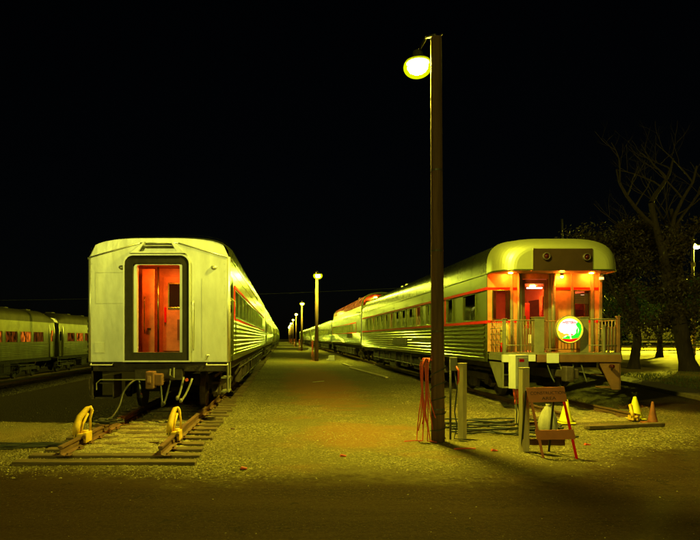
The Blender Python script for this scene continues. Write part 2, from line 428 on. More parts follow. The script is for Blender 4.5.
# ================================================================== TRACKS
def rail_prof(x, z):   # z = top of rail
    p = [(-.034,0),(.034,0),(.034,-.03),(.009,-.042),(.009,-.12),(.065,-.138),(.065,-.148),(-.065,-.148),(-.065,-.138),(-.009,-.12),(-.009,-.042),(-.034,-.03)]
    return [(x+a, z+b) for a,b in p]
def track(label, cx, y0, y1, ztop, n_single, group='railway tracks in the yard', tie0=None, tielen=2.5):
    t = thing('railway_track', label, 'track', (cx, y0, 0), group=group)
    for s in (-1,1):
        MB().prism(rail_prof(s*.74, ztop), 0, y1-y0).build('rail', M['rail'], t)
    zt = ztop-.148
    if n_single == 60:
        fs = MB(); zt_ = ztop-.148
        for k in range(50):
            yy = .02+k*.54
            for s in (-1,1):
                fs.box(s*.74-.13,s*.74+.13,yy,yy+.17,zt_-.001,zt_+.010)
                for e in (-1,1): fs.box(s*.74+e*.082-.012,s*.74+e*.082+.012,yy+.05,yy+.08,zt_+.010,zt_+.038)
        tag(fs.build('rail_spikes', M['rail'], t), kind='stuff')
        jb = MB()
        for s in (-1,1):
            jb = MB(); jb.box(s*.74-.031,s*.74+.031,.9,1.5,ztop-.105,ztop-.055); jb.build('joint_bar', M['rail'], t)
    y = -.42 if tie0 is None else tie0; i = 0; rest = MB()
    while y < min(y1-y0, 190):
        ln = tielen/2 + random.uniform(-.06,.07); ln2 = tielen/2 + random.uniform(-.06,.07); wq = random.uniform(.19,.235); yy = y+random.uniform(-.03,.03); zq = zt-random.uniform(.0,.012)
        if i < n_single:
            MB().box(-ln, ln2, yy, yy+wq, zq-.16, zq).build('sleeper', M['tie'], t, bevel=.012)
        else: rest.box(-ln, ln2, yy, yy+wq, zq-.16, zq)
        y += .54; i += 1
    if rest.v: tag(rest.build('sleepers', M['tie'], t), kind='stuff')
    return t
track('rusty rails on worn sleepers ending in front of the silver car with the open door', -2.55, 9.15, 330, .20, 60)
track('rails ending behind the orange barricade under the observation platform', 6.90, 13.3, 330, .16, 60)
track('rails under the dim coaches at the far left edge', -15.3, 14, 330, -.55, 50, tie0=.2)

# ================================================================== RAIL CARS
def roofprof(hw, ze, zc, n=14, k=.55, kz=.62):
    out = []
    for i in range(n+1):
        a = math.pi*i/n; c, s_ = math.cos(a), math.sin(a)
        out.append((hw*math.copysign(abs(c)**k, c), ze+(zc-ze)*(s_**kz if s_>0 else 0)))
    return out
def loft(mb, rings):   # rings: list of (y, profile) -> open surface
    for (ya,pa),(yb,pb) in zip(rings, rings[1:]):
        mb.strip([(x,ya,z) for x,z in pa], [(x,yb,z) for x,z in pb])
def flutes(hw, z0, z1, n, depth=.022):
    pts = []; p = (z1-z0)/n
    for i in range(n):
        b = z0+i*p
        for t, o in ((0,0),(.14,.0),(.20,.6),(.32,.92),(.5,1.0),(.68,.92),(.80,.6),(.86,0)):
            pts.append((hw+o*depth, b+t*p))
    pts.append((hw,z1)); return pts
def side_panel(mb, hw, y0, y1, pts, sgn=1):
    mb.strip([(sgn*x,y0,z) for x,z in pts], [(sgn*x,y1,z) for x,z in pts])
def window(parent, x, y0, y1, z0, z1, sgn=1, pane='pane', fr=.035, framemat='steel', deep=.05, curtain=None):
    f = MB(); xo = x+sgn*.012; xi = x-sgn*deep
    a, b = sorted((xo, xi))
    f.box(a,b,y0,y0+fr,z0,z1); f.box(a,b,y1-fr,y1,z0,z1); f.box(a,b,y0+fr,y1-fr,z0,z0+fr); f.box(a,b,y0+fr,y1-fr,z1-fr,z1)
    w_ = f.build('window', M[framemat], parent, bevel=.004)
    xp = x-sgn*deep*.6
    pn = MB(); pn.box(min(xp,xp-sgn*.008), max(xp,xp-sgn*.008), y0+fr*.6, y1-fr*.6, z0+fr*.6, z1-fr*.6)
    pn.build('pane', M[pane], w_)
    if curtain:
        c = MB(); xc = x-sgn*(deep+.05); zc = z0+(z1-z0)*curtain
        c.box(min(xc,xc-sgn*.01), max(xc,xc-sgn*.01), y0, y1, zc, z1); c.build('blind', M['curtain'], w_)
    return w_
def truck(parent, yc, big=True):
    t = MB()
    for s in (-1,1):
        x = s*1.02
        t.prismx([(yc-1.75,.55),(yc-1.35,.80),(yc+1.35,.80),(yc+1.75,.55),(yc+1.5,.42),(yc+1.1,.60),(yc+.35,.60),(yc+.25,.34),(yc-.25,.34),(yc-.35,.60),(yc-1.1,.60),(yc-1.5,.42)], x-.06, x+.06)
        for q in (-1.35,1.35): t.box(x-.10,x+.10, yc+q-.15,yc+q+.15,.48,.78)
        for q in (-.3,.3): t.lathe([(.10,.36),(.10,.62)],12,Matrix.Translation((x,yc+q*.5,0)))
        t.box(s*.93-.03,s*.93+.03, yc-1.2,yc+1.2,.84,.92)
    t.box(-1.0,1.0,yc-.22,yc+.22,.52,.86)
    tr = t.build('truck', M['truck'], parent, bevel=.012)
    for q in (-1.35,1.35):
        for s in (-1,1):
            Rm = Matrix.Translation((s*.74, yc+q, .60)) @ Matrix.Rotation(math.pi/2*s,4,'Y')
            wl = MB(); wl.lathe([(.10,-.07),(.46,-.07),(.46,-.05),(.42,.03),(.415,.05),(.36,.055),(.34,.03),(.18,.02),(.13,.07),(.05,.09)],28,Rm)
            wl.build('wheel', M['truck'], tr, smooth=False)
        ax = MB(); ax.tube([(-.8,yc+q,.60),(.8,yc+q,.60)], .07, 10); ax.build('axle', M['dark'], tr)
    return tr
def underframe(parent, L, hw):
    u = MB(); u.box(-hw+.12,hw-.12,.30,L-.3,1.08,1.27)
    u.box(-.18,.18,.4,L-.4,.85,1.08)
    u.build('underframe', M['dark'], parent)
    rnd = random.Random(L*7)
    y = 5.2
    while y < L-6.2:
        ln = rnd.uniform(.7,1.7); zb = rnd.choice([.42,.5,.6,.55])
        b = MB(); b.box(hw-.62,hw-.14,y,y+ln,zb,1.08); b.build('equipment_box', M[rnd.choice(['truck','dark','truck'])], parent, bevel=.02)
        y += ln+rnd.uniform(.12,.5)
    p = MB(); p.tube([(hw-.08,3.8,1.0),(hw-.08,L-4,1.0)],.022,6); p.tube([(hw-.1,4.5,.62),(hw-.1,L-5,.62)],.018,6)
    for i in range(9): p.box(hw-.12,hw-.08,4.8+i*(L-10)/8,4.84+i*(L-10)/8,.6,1.1)
    p.build('pipework', M['truck'], parent)

HW = 1.49; ZB, ZW0, ZW1, ZE, ZC = 1.30, 2.26, 2.92, 3.48, 4.10
def coach_shell(t, L, hw=HW, open_end=False, wins=None, y_first=1.1, stripe='red', lit=None, zc=ZC, endmat='endpaint', blinds=None):
    """a fluted stainless coach, local: x across, y along (0 = end nearest the camera), +x side carries the windows"""
    # sides
    s = MB()
    for sg in (1,-1):
        side_panel(s, hw, (.75 if sg>0 else .04), L-.04, flutes(hw, ZB+.16, ZW0-.05, 7), sg)
        side_panel(s, hw, (.75 if sg>0 else .04), L-.04, [(hw-.02,ZB),(hw+.006,ZB),(hw+.006,ZB+.15),(hw,ZB+.16)], sg)
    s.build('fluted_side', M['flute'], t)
    b = MB()
    side_panel(b, hw, .75, L-.04, [(hw,ZW1),(hw,ZE)], 1); side_panel(b, hw, .75, L-.04, [(hw,ZW0-.05),(hw,ZW0)], 1)
    side_panel(b, hw, .04, L-.04, [(hw,ZW0-.05),(hw,ZE)], -1)
    wins = wins or [(y_first+.15+1.5*i, y_first+.15+1.5*i+1.18) for i in range(int((L-4.6-y_first)/1.5))]
    prev = .75
    for (a,c) in wins+[(L-.04,L-.04)]:
        side_panel(b, hw, prev, a, [(hw,ZW0),(hw,ZW1)], 1); prev = c
    # letterboard rib and gutter
    for sg in (1,-1):
        x = sg*hw
        b.box(min(x,x+sg*.018),max(x,x+sg*.018),.05,L-.05,ZE-.02,ZE+.015)
        b.box(min(x,x+sg*.010),max(x,x+sg*.010),.76,L-.05,ZW1+.30,ZW1+.32)
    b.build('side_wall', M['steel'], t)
    if stripe:
        r = MB(); x = hw+.001
        r.box(x,x+.016,y_first,L-3,ZW1+.012,ZW1+.07); r.box(x,x+.016,y_first,L-3,ZW0-.06,ZW0-.012)
        r.box(x,x+.016,y_first,y_first+.09,ZW0-.012,ZW1+.012); r.box(x,x+.006,L-3.05,L-3,ZW0-.012,ZW1+.012)
        r.build('red_trim', M[stripe], t)
    for i,(a,c) in enumerate(wins):
        pm = 'pane'
        if lit and i in lit: pm = lit[i]
        window(t, hw, a, c, ZW0, ZW1, 1, pm)
    # vestibule side door
    d = MB(); d.box(hw-.05,hw-.02,.12,.74,ZB+.0,3.12); d.build('side_door', M['steel'], t)
    dp = MB(); dp.box(hw-.022,hw-.012,.24,.62,2.35,2.95); dp.build('door_window', M['pane'], t)
    dd = MB(); dd.box(hw-.04,hw,.04,.12,ZB,ZE); dd.box(hw-.04,hw,.74,.80,ZB,ZE); dd.box(hw-.04,hw,.12,.74,3.12,ZE); dd.build('door_frame', M['steel'], t)
    gr = MB()
    for yy in (.09,.80): gr.tube([(hw,yy,1.42),(hw+.06,yy,1.46),(hw+.06,yy,2.6),(hw,yy,2.64)],.013,6)
    gr.build('grab_rail', M['steel'], t)
    # roof
    r = MB()
    loft(r, [(.03,roofprof(hw-.02,ZE-.0,3.90)),(.5,roofprof(hw-.01,ZE+.01,4.0)),(1.5,roofprof(hw,ZE+.015,zc)),(L-1.5,roofprof(hw,ZE+.015,zc)),(L-.03,roofprof(hw-.02,ZE,3.9))])
    rf = r.build('roof', M['roof'], t, smooth=True)
    v = MB()
    for i in range(int(L/3.2)):
        yy = 2.2+i*3.2
        v.box(-.22,.22,yy,yy+.6,zc-.03,zc+.09)
    for i in range(int(L/1.3)):
        yy = .9+i*1.3; pr = roofprof(hw+.006,ZE+.02,zc+.008,n=24)
        v.strip([(x,yy,z) for x,z in pr],[(x,yy+.03,z) for x,z in pr])
    v.build('roof_vent', M['roof'], rf)
    # far end bulkhead
    e = MB(); e.prism([(x,z) for x,z in ([( hw-.03,ZB)]+roofprof(hw-.03,ZE,3.88)+[(-hw+.03,ZB)])], L-.05, L-.02); e.build('end_wall', M[endmat], t)
    underframe(t, L, hw); truck(t, 3.1); truck(t, L-3.1)
def end_face(t, hw, full=False):
    """near end: face, chamfered head, diaphragm frame; full = open door with a lit vestibule behind"""
    dx0, dx1, dz1 = -.60, .60, 3.45
    f = MB()
    zedge = lambda x: 3.79 - max(0, abs(x)-.40)*.285
    for sg in (-1,1):
        P = [(sg*.60,ZB),(sg*(hw-.05),ZB),(sg*(hw-.05),zedge(hw-.05)),(sg*.60,zedge(.6))]
        if sg<0: P = P[::-1]
        f.prism(P, 0, .04)
    f.prism([(-.60,dz1),(.60,dz1),(.60,zedge(.6)),(.40,3.79),(-.40,3.79),(-.60,zedge(.6))], 0, .04)
    # sloping head between the chamfer line and the roof arc
    n = 24; a_=[]; b_=[]
    for i in range(n+1):
        x = -(hw-.05)+2*(hw-.05)*i/n
        a_.append((x,.002,zedge(x)))
        xr = x/(hw-.05)*(hw-.02)
        # height of roof profile at xr
        pr = roofprof(hw-.02,ZE,3.90,n=60); zz = ZE
        for (xa,za),(xb,zb_) in zip(pr,pr[1:]):
            if xb <= xr <= xa: zz = za+(zb_-za)*((xa-xr)/(xa-xb+1e-9)); break
        b_.append((xr*.998,.032,max(zz,zedge(x)+.0)-.004))
    b_ = [(x, .005+.16*max(0,z-zedge(x)), z) for x,_,z in b_]
    f.strip(a_, b_)
    fo = f.build('end_wall', M['endpaint'], t)
    c = MB()
    for sg in (-1,1):
        c.tube([(sg*(hw-.045),.045,ZB),(sg*(hw-.045),.045,3.50)],.05,12)
        c.tube([(sg*(hw-.05),-.004,zedge(hw-.05)),(sg*.40,-.004,3.79)],.016,8)
    c.tube([(-.40,-.004,3.79),(.40,-.004,3.79)],.014,8)
    c.build('corner_post', M['endpaint'], t, smooth=True)
    # diaphragm: thick dark rounded frame
    def arch(x0,x1,z0,z1,r,n=6):
        P = [(x0,z0),(x1,z0)]
        for i in range(n+1):
            a = math.pi/2*i/n; P.append((x1-r+r*math.cos(a), z1-r+r*math.sin(a)))
        for i in range(n+1):
            a = math.pi/2+math.pi/2*i/n; P.append((x0+r+r*math.cos(a), z1-r+r*math.sin(a)))
        return P
    def ring(name, o, i_, y0, y1, m, par=t):
        r = MB(); n = len(o); b = 0
        for (P,y) in ((o,y0),(i_,y0),(i_,y1),(o,y1)): r.v += [(x,y,z) for x,z in P]
        for q in range(4):
            q2 = (q+1)%4
            for k in range(n):
                k2=(k+1)%n; r.f.append((q*n+k, q*n+k2, q2*n+k2, q2*n+k))
        return r.build(name, M[m], par)
    ring('diaphragm_lip', arch(-.73,.67,1.30,3.55,.20), arch(-.70,.64,1.33,3.52,.18), -.10, -.0, 'endpaint')
    ring('diaphragm', arch(-.695,.635,1.335,3.515,.18), arch(-.53,.50,1.50,3.36,.06), -.085, .0, 'rubber')
    ring('door_jamb', arch(-.53,.50,1.47,3.37,.05), arch(-.455,.44,1.50,3.33,.04), -.03, .10, 'endpaint')
    # canopy over the diaphragm
    k = MB()
    k.prism([(-.60,3.56),(-.30,3.80),(-.26,3.80),(-.40,3.60),(.38,3.60),(.26,3.80),(.30,3.80),(.58,3.56)][::-1], -.13, -.004)
    k.box(-.30,.30,-.12,-.004,3.715,3.735)
    k.build('end_canopy', M['endpaint'], t, bevel=.006)
    ks = MB(); ks.box(-.29,.29,-.008,-.002,3.742,3.785); ks.build('vent_slot', M['rubber'], t)
    # marker brackets, hatch outlines, handles
    for x in (-.78,1.15):
        m = MB(); m.lathe([(.062,0),(.062,.03),(.045,.05),(.0,.052)],16,Matrix.Translation((x,-.001,3.28))@Matrix.Rotation(math.pi/2,4,'X')@Matrix.Diagonal((1,.7,1,1)))
        m.build('marker_bracket', M['endpaint'], t, smooth=True)
    h = MB()
    def rect(x0,x1,z0,z1,wd=.012):
        h.box(x0,x1,-.006,-.001,z0,z0+wd); h.box(x0,x1,-.006,-.001,z1-wd,z1); h.box(x0,x0+wd,-.006,-.001,z0+wd,z1-wd); h.box(x1-wd,x1,-.006,-.001,z0+wd,z1-wd)
    rect(-1.33,-.74,2.52,3.18); h.build('hatch', M['endpaint'], t, bevel=.003)
    h = MB(); h.box(-1.35,-1.14,-.012,-.001,1.49,1.71); h.build('cover_plate', M['endpaint'], t, bevel=.003)
    h = MB(); h.box(.9,.915,-.008,-.001,1.40,3.05); h.build('seam_strip', M['endpaint'], t, bevel=.003)
    rv = MB()
    for i in range(14):
        for x in (-1.40,1.38): rv.box(x-.008,x+.008,-.006,-.001,1.4+i*.15,1.416+i*.15)
    for i in range(10):
        x = -1.36+i*.065; rv.box(x-.007,x+.007,-.006,-.001,1.335,1.349)
        x = .78+i*.065; rv.box(x-.007,x+.007,-.006,-.001,1.335,1.349)
    rv.build('rivet_line', M['endpaint'], t)
    for x in (.72,):
        q = MB(); q.tube([(x,0,1.55),(x,-.07,1.58),(x,-.07,2.55),(x,0,2.58)],.012,8); q.build('grab_rail', M['endpaint'], t, smooth=True)
    q = MB(); q.tube([(.98,0,1.36),(.98,-.06,1.36),(1.0,-.06,1.44),(1.05,0,1.44)],.014,8); q.build('end_handle', M['endpaint'], t)
    # buffer beam, coupler, hoses, steps
    b = MB(); b.box(-hw+.06,hw-.06,.02,.30,1.10,1.285); b.box(-.5,.5,-.06,.25,.92,1.16); b.build('buffer_beam', M['dark'], t, bevel=.01)
    for (x0,x1) in ((-1.42,-.97),(1.0,1.44)):
        s_ = MB(); s_.tube([(x0,-.06,1.235),(x1,-.06,1.235)],.014,8); s_.tube([(x0,-.06,1.235),(x0,.05,1.28)],.012,6); s_.tube([(x1,-.06,1.235),(x1,.05,1.28)],.012,6); s_.build('step_bar', M['white'], t)
    cp = MB(); cp.box(-.11,.11,-.35,.1,.86,1.04); cp.box(-.15,.02,-.62,-.34,.78,1.13); cp.box(-.02,.17,-.55,-.34,.84,1.08); cp.prismx([(-.66,.9),(-.55,.82),(-.5,1.1),(-.62,1.06)],-.13,-.03)
    cp.build('coupler', M['brown'], t, bevel=.025)
    ul = MB(); ul.tube([(-1.2,-.1,.93),(-.16,-.1,.93)],.014,6); ul.tube([(-1.2,-.1,.93),(-1.28,-.1,.86),(-1.28,-.1,.72)],.014,6); ul.tube([(.25,-.05,1.15),(.25,-.12,1.02),(.33,-.12,.98),(.33,-.08,1.18)],.02,6)
    ul.build('uncoupling_lever', M['olive'], t)
    for (x,z0,zb,dx,c_) in ((.03,.95,.42,.10,'blackcord'),(.24,.95,.44,-.10,'blackcord'),(-.42,.95,.60,.12,'blackcord'),(.52,.98,.55,-.10,'olive'),(.70,.95,.50,-.22,'olive')):
        hs = MB(); hs.tube(sag((x,-.02,z0),(x+dx*.9,-.25,zb),.05,8),.024,8); hs.lathe([(.03,-.03),(.04,.02),(.02,.06)],10,Matrix.Translation((x+dx*.9,-.26,zb))); hs.build('air_hose', M[c_], t, smooth=True)
    gk = MB(); gk.lathe([(.035,0),(.035,.03)],10,Matrix.Translation((.60,-.10,.93))@Matrix.Rotation(math.pi/2,4,'X')); gk.build('valve_cap', M['redcord'], t)
    # corner steps / trap
    for sg in (-1,1):
        s_ = MB()
        if sg<0:
            s_.box(-1.42,-1.39,.02,.7,.52,1.28); s_.box(-1.40,-.98,.10,.62,.52,.55); s_.box(-1.40,-.98,.30,.64,.82,.85); s_.box(-.985,-.96,.05,.7,.56,1.02)
            s_.tube([(-1.43,-.02,1.0),(-1.46,-.03,.9),(-1.45,-.03,.6),(-1.40,-.02,.56)],.016,6)
        else:
            s_.tube([(1.44,.02,1.30),(1.44,.02,.68)],.022,8); s_.tube([(1.44,.55,1.30),(1.44,.55,.68)],.022,8); s_.box(1.30,1.47,.02,.57,.66,.69); s_.box(1.30,1.47,.02,.57,.95,.98)
        s_.build('corner_step', M['truck'] if sg<0 else M['olive'], t)
    if full:
        v = MB()      # vestibule box, open to the front
        y1 = 1.15
        v.box(-.90,-.88,.05,y1,1.44,3.40); v.box(.88,.90,.05,y1,1.44,3.40)
        v.box(-.88,.88,.05,y1,3.38,3.41); v.box(-.88,.88,y1,y1+.03,1.44,3.40)
        v.build('vestibule_lining', M['orangepaint'], t)
        fl = MB(); fl.box(-.88,.88,.05,y1,1.44,1.475); fl.build('vestibule_floor', M['dark'], t)
        fc = MB(); fc.box(-1.44,-.90,.06,.09,1.3,3.4); fc.box(.90,1.44,.06,.09,1.3,3.4); fc.build('end_lining', M['dark'], t)
        # side door leaf folded to the left + column
        c = MB(); c.box(-.50,-.22,.62,.66,1.475,3.32); c.build('folded_door', M['orangepaint'], t, bevel=.01)
        c = MB(); c.tube([(-.16,.72,1.48),(-.16,.72,3.37)],.022,10); c.tube([(-.42,.56,1.9),(-.42,.50,2.0),(-.42,.50,2.6),(-.42,.56,2.7)],.013,8); c.build('vestibule_pole', M['steel'], t, smooth=True)
        # inner door
        d = MB(); d.box(-.13,.60,y1-.06,y1-.005,1.50,3.20)
        dr = d.build('inner_door', M['orangepaint'], t, bevel=.012)
        d = MB(); d.box(.02,.50,y1-.075,y1-.058,2.50,3.02); d.build('door_pane', M['pane'], dr)
        d = MB()
        for a_ in ((-.01,.53,y1-.085,y1-.062,2.46,2.50),(-.01,.53,y1-.085,y1-.062,3.02,3.06),(-.01,.02,y1-.085,y1-.062,2.50,3.02),(.50,.53,y1-.085,y1-.062,2.50,3.02)): d.box(*a_)
        d.build('pane_frame', M['steel'], dr, bevel=.005)
        d = MB(); d.box(-.09,-.05,y1-.12,y1-.06,2.15,2.50); d.build('door_handle', M['red'], dr, bevel=.01)
        d = MB(); d.box(.20,.55,y1-.075,y1-.062,1.75,2.22); d.build('kick_panel', M['brown'], dr)
        d = MB(); d.box(.35,.58,y1-.085,y1-.062,2.28,2.33); d.build('notice_plate', M['white'], dr)
        d = MB(); d.box(-.38,-.30,.59,.615,1.98,2.02); d.build('door_lock', M['dark'], t)
        lp = MB(); lp.lathe([(.07,3.358),(.09,3.372),(.09,3.38)],16,Matrix.Translation((.05,.20,0))); lp.build('ceiling_light', M['vestlamp'], t)
    else:
        d = MB(); d.box(-.46,.45,.06,.09,1.47,3.36); d.build('end_door', M['steel'], t)
        d = MB(); d.box(-.2,.2,.05,.06,2.5,3.0); d.build('door_pane', M['pane'], t)

LC = 26.0; GAP = .65
# --- nearest silver coach on the left
t = thing('passenger_car', 'silver coach nearest on the left, end door open onto an orange-lit vestibule', 'railway coach', (-2.60, 13.0, 0), group='coaches standing on the left track')
coach_shell(t, LC, open_end=True); end_face(t, HW, True)
# --- plain coach prototype
pc = thing('passenger_car', 'second coach in the left row, coupled behind the silver coach with the open door', 'railway coach', (-2.60, 13.0+LC+GAP, 0), group='coaches standing on the left track')
coach_shell(pc, LC, stripe=None, zc=4.05); end_face(pc, HW, False)
ords = ['third','fourth','fifth','sixth','seventh']
for i in range(5):
    c = copy_tree(pc); c.location = (-2.60, 13.0+(LC+GAP)*(i+2), 0)
    c['label'] = '%s coach back in the left row, shrinking toward the vanishing point' % ords[i]
RC = 6.91
for i in range(5):
    c = copy_tree(pc); c.rotation_euler = (0,0,math.pi); c.location = (RC, 16.4+(LC+GAP)*(i+3)-GAP, -.03)
    c['label'] = '%s car of the right-hand row, standing beyond the dome car' % ['third','fourth','fifth','sixth','seventh'][i]
    c['group'] = 'coaches standing on the right track'
# --- dim background coaches at the far left (ground is lower there)
def bgcoach(label, y, lit):
    t = thing('passenger_car', label, 'railway coach', (-16.5+.1, y, -.66), group='dim coaches on the far left track')
    coach_shell(t, LC, stripe='amberdim', lit=lit, zc=4.2, y_first=2.0); end_face(t, HW, False)
    s = MB(); s.box(HW-.010,HW-.004,L_-0.62,L_-.24,2.35,2.95) if False else None
    return t
L_ = LC
def bgc(label, y, lit, dim=False):
    t = thing('passenger_car', label, 'railway coach', (-16.45, y, -.72), group='dim coaches on the far left track')
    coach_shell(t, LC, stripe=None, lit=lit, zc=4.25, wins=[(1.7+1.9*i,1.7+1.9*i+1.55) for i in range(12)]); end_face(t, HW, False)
    for ya in (.06,.80,LC-.90,LC-.12):
        q = MB(); q.tube([(HW+.02,ya,1.3),(HW+.02,ya,3.1),(HW-.05,ya,3.5),(HW-.25,ya,3.85)],.035,8); q.build('door_pillar', M['endpaint'], t, smooth=True)
    # end vestibule door at the far end too
    d = MB(); d.box(HW+.002,HW+.02,LC-.85,LC-.15,1.32,3.2); d.build('side_door', M['steel'], t, bevel=.01)
    d = MB(); d.box(HW+.021,HW+.026,LC-.68,LC-.32,2.3,3.0); d.build('door_window', M['amber' if dim else 'pane'], t)
    return t
bgc('dim coach at the far left edge with amber light in its windows', 40.6-LC, {6:'amberdim',7:'amberdim',8:'amber',9:'amberdim',10:'amber',11:'amberdim'}, True)
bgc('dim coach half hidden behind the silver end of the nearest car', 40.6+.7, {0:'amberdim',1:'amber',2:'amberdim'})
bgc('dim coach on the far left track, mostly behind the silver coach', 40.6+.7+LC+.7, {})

M['shaded_steel'] = mat('steel_shaded_copy', (.30,.29,.12), .32, .8, .4, 1.5, .05, 6)  # darker copies of steel and roof: far-left dimness put into the colour
M['shaded_roof'] = mat('roof_shaded_copy', (.05,.042,.025), .6, .2, .4, 1.5, .05, 6)
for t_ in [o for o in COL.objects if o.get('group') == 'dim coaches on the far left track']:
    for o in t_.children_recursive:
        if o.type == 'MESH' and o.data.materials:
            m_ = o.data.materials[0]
            if m_ in (M['steel'], M['flute']) or (m_ == M['endpaint'] and 'pillar' not in o.name): o.data.materials[0] = M['shaded_steel']
            elif m_ == M['roof']: o.data.materials[0] = M['shaded_roof']
# --- dome car (second on the right)
dm = thing('dome_car', 'full-length dome car with orange-lit glass roof behind the observation car', 'railway coach', (RC, 16.4+LC+GAP+LC, -.02), math.pi)
coach_shell(dm, LC, stripe='red', zc=3.95, lit={i:'amberdim' for i in (12,13,14)})
end_face(dm, HW, False)
dz0, dz1 = 3.60, 5.02
prof = [(1.46,dz0),(1.46,4.05),(1.36,4.45),(1.15,4.75),(.8,4.93),(.4,5.0),(0,5.02),(-.4,5.0),(-.8,4.93),(-1.15,4.75),(-1.36,4.45),(-1.46,4.05),(-1.46,dz0)]
lower = MB(); lower.strip([(x,2.0,z) for x,z in prof[:2]],[(x,LC-.25,z) for x,z in prof[:2]]); lower.strip([(x,2.0,z) for x,z in prof[-2:]],[(x,LC-.25,z) for x,z in prof[-2:]])
lower.build('dome_base', M['steel'], dm)
dgl = MB(); dgl.strip([(x*.985,2.0,z-.01) for x,z in prof[1:5]],[(x*.985,LC-.25,z-.01) for x,z in prof[1:5]]); dgl.strip([(x*.985,2.0,z-.01) for x,z in prof[8:12]],[(x*.985,LC-.25,z-.01) for x,z in prof[8:12]])
dgl.build('dome_glass', litwin('lit_dome_glass', (.10,.012,.001), (1.0,.28,.02), .6), dm)
dtop = MB(); dtop.strip([(x,2.0,z) for x,z in prof[3:10]],[(x,LC-.25,z) for x,z in prof[3:10]]); dt_ = dtop.build('dome_roof', M['roof'], dm, smooth=True)
drb = MB()
for i in range(17):
    yy = 2.0+i*(LC-2.3)/16
    drb.strip([(x*1.004,yy,z+.004) for x,z in prof],[(x*1.004,yy+.07,z+.004) for x,z in prof])
drb.build('dome_rib', M['steel'], dm)
de = MB(); de.prism(prof, 1.93, 2.0); de.build('dome_bulkhead', M['steel'], dm)
# glazed end toward the observation car: framed window panels lit from within
de = MB(); yE = LC-.25
for (a,b) in ((-1.40,-.06),(.06,1.40)):
    pass
fr_ = MB()
fr_.box(-1.46,1.46,yE,yE+.06,3.60,4.10); fr_.box(-.05,.05,yE,yE+.06,4.10,4.98)
pr2 = [(x,z) for x,z in prof[1:-1]]
fr_.strip([(x,yE+.06,z) for x,z in pr2],[(x*.93,yE+.06,4.05+(z-4.05)*.90) for x,z in pr2])
fr_.strip([(x,yE,z) for x,z in pr2],[(x,yE+.06,z) for x,z in pr2])
fr_.build('dome_end_frame', M['steel'], dm)
ge = MB(); ge.poly([(x*.95,yE+.03,4.05+(z-4.05)*.94) for x,z in pr2]); ge.build('dome_end_glass', M['clear'], dm)
di = MB(); di.box(-1.2,1.2,2.1,LC-.4,3.62,3.66); di.box(-1.0,-.2,LC-1.6,LC-1.0,3.66,4.5); di.box(.2,1.0,LC-1.6,LC-1.0,3.66,4.5); 
for i in range(12):
    yy = 3+i*1.8; di.box(-1.1,-.3,yy,yy+.12,3.66,4.5); di.box(.3,1.1,yy,yy+.12,3.66,4.5)
di.build('dome_seat', M['orangepaint'], dm)
q = MB(); q.box(-1.2,1.2,LC-3.6,LC-3.55,3.66,4.86); q.build('dome_partition', M['orangepaint'], dm)
q = MB(); q.box(-.9,.9,2.2,LC-.5,4.87,4.88); q.build('dome_headlining', M['orangepaint'], dm)
dl = MB()
for i in range(6): dl.box(-.09,.09,3+i*3.9,3.5+i*3.9,4.84,4.855)
dl.build('dome_ceiling_light', emis('dome_bulb', (1.0,.20,.02), 500), dm)
# service louvres low on the dome car side
lv = MB()
for i in range(7): lv.box(HW+.024,HW+.034,LC-9+i*.55,LC-8.7+i*.55,1.85,2.2)
lv.build('louvre', M['rubber'], dm)

# ================================================================== OBSERVATION CAR (right)
ob = thing('observation_car', 'fluted observation car on the right with lit rear platform and round tail sign', 'railway coach', (RC, 16.4, 0))
OZB, OW0, OW1, OE, OC = 1.17, 2.27, 3.07, 3.52, 4.38; ohw = 1.50
s = MB()
side_panel(s, ohw, .22, LC-.04, flutes(ohw, OZB+.12, OW0-.05, 8, .028), -1)
side_panel(s, ohw, .22, LC-.04, [(ohw-.02,OZB),(ohw+.012,OZB),(ohw+.012,OZB+.10),(ohw,OZB+.12)], -1)
side_panel(s, ohw, .04, LC-.04, [(ohw,OZB),(ohw,OE)], 1)
s.build('fluted_side', M['flute'], ob)
owins = [(1.0,2.25),(3.35,4.15),(4.9,5.6),(6.5,7.1)] + [(7.9+1.55*i, 7.9+1.55*i+1.05) for i in range(11)]
b = MB()
side_panel(b, ohw, .0, LC-.04, [(ohw,OW1),(ohw,OE)], -1); side_panel(b, ohw, .0, LC-.04, [(ohw,OW0-.05),(ohw,OW0)], -1)
prev = 0
for (a,c) in owins+[(LC-.04,LC-.04)]:
    side_panel(b, ohw, prev, a, [(ohw,OW0),(ohw,OW1)], -1); prev = c
b.box(-ohw-.02,-ohw,0,LC-.04,OE-.02,OE+.02); b.box(-ohw-.014,-ohw,.0,.22,OZB,OE-.02)
for i in range(8):
    yy = 1.5+i*3.1; b.box(-ohw-.004,-ohw,yy,yy+.015,OW1+.05,OE-.02)
b.build('side_wall', M['steel'], ob)
r = MB(); r.box(-ohw-.030,-ohw-.013,.0,LC-.3,OW1+.0,OW1+.075); r.box(-ohw-.040,-ohw-.013,.0,LC-.3,OW0-.085,OW0-.01); r.build('red_trim', M['red'], ob)
r = MB()
for (a,c) in ((4.20,4.38),(5.9,6.05)): r.box(-ohw-.008,-ohw-.001,a,c,OW0,OW1)
r.build('red_pier', M['red'], ob)
for i,(a,c) in enumerate(owins):
    window(ob, -ohw, a, c, OW0, OW1, -1, 'clear' if i < 2 else ('pane' if i%4 else 'amberdim'), curtain=(.62 if i<2 else None))
# car name plate and number board on the flutes
npl = MB(); npl.box(-ohw-.045,-ohw-.028,10.6,13.9,1.50,1.82); npl.build('name_plate', M['olive'], ob, bevel=.006)
npl = MB(); npl.box(-ohw-.045,-ohw-.028,5.3,9.6,1.735,1.80); npl.build('number_board', M['steel'], ob, bevel=.004)
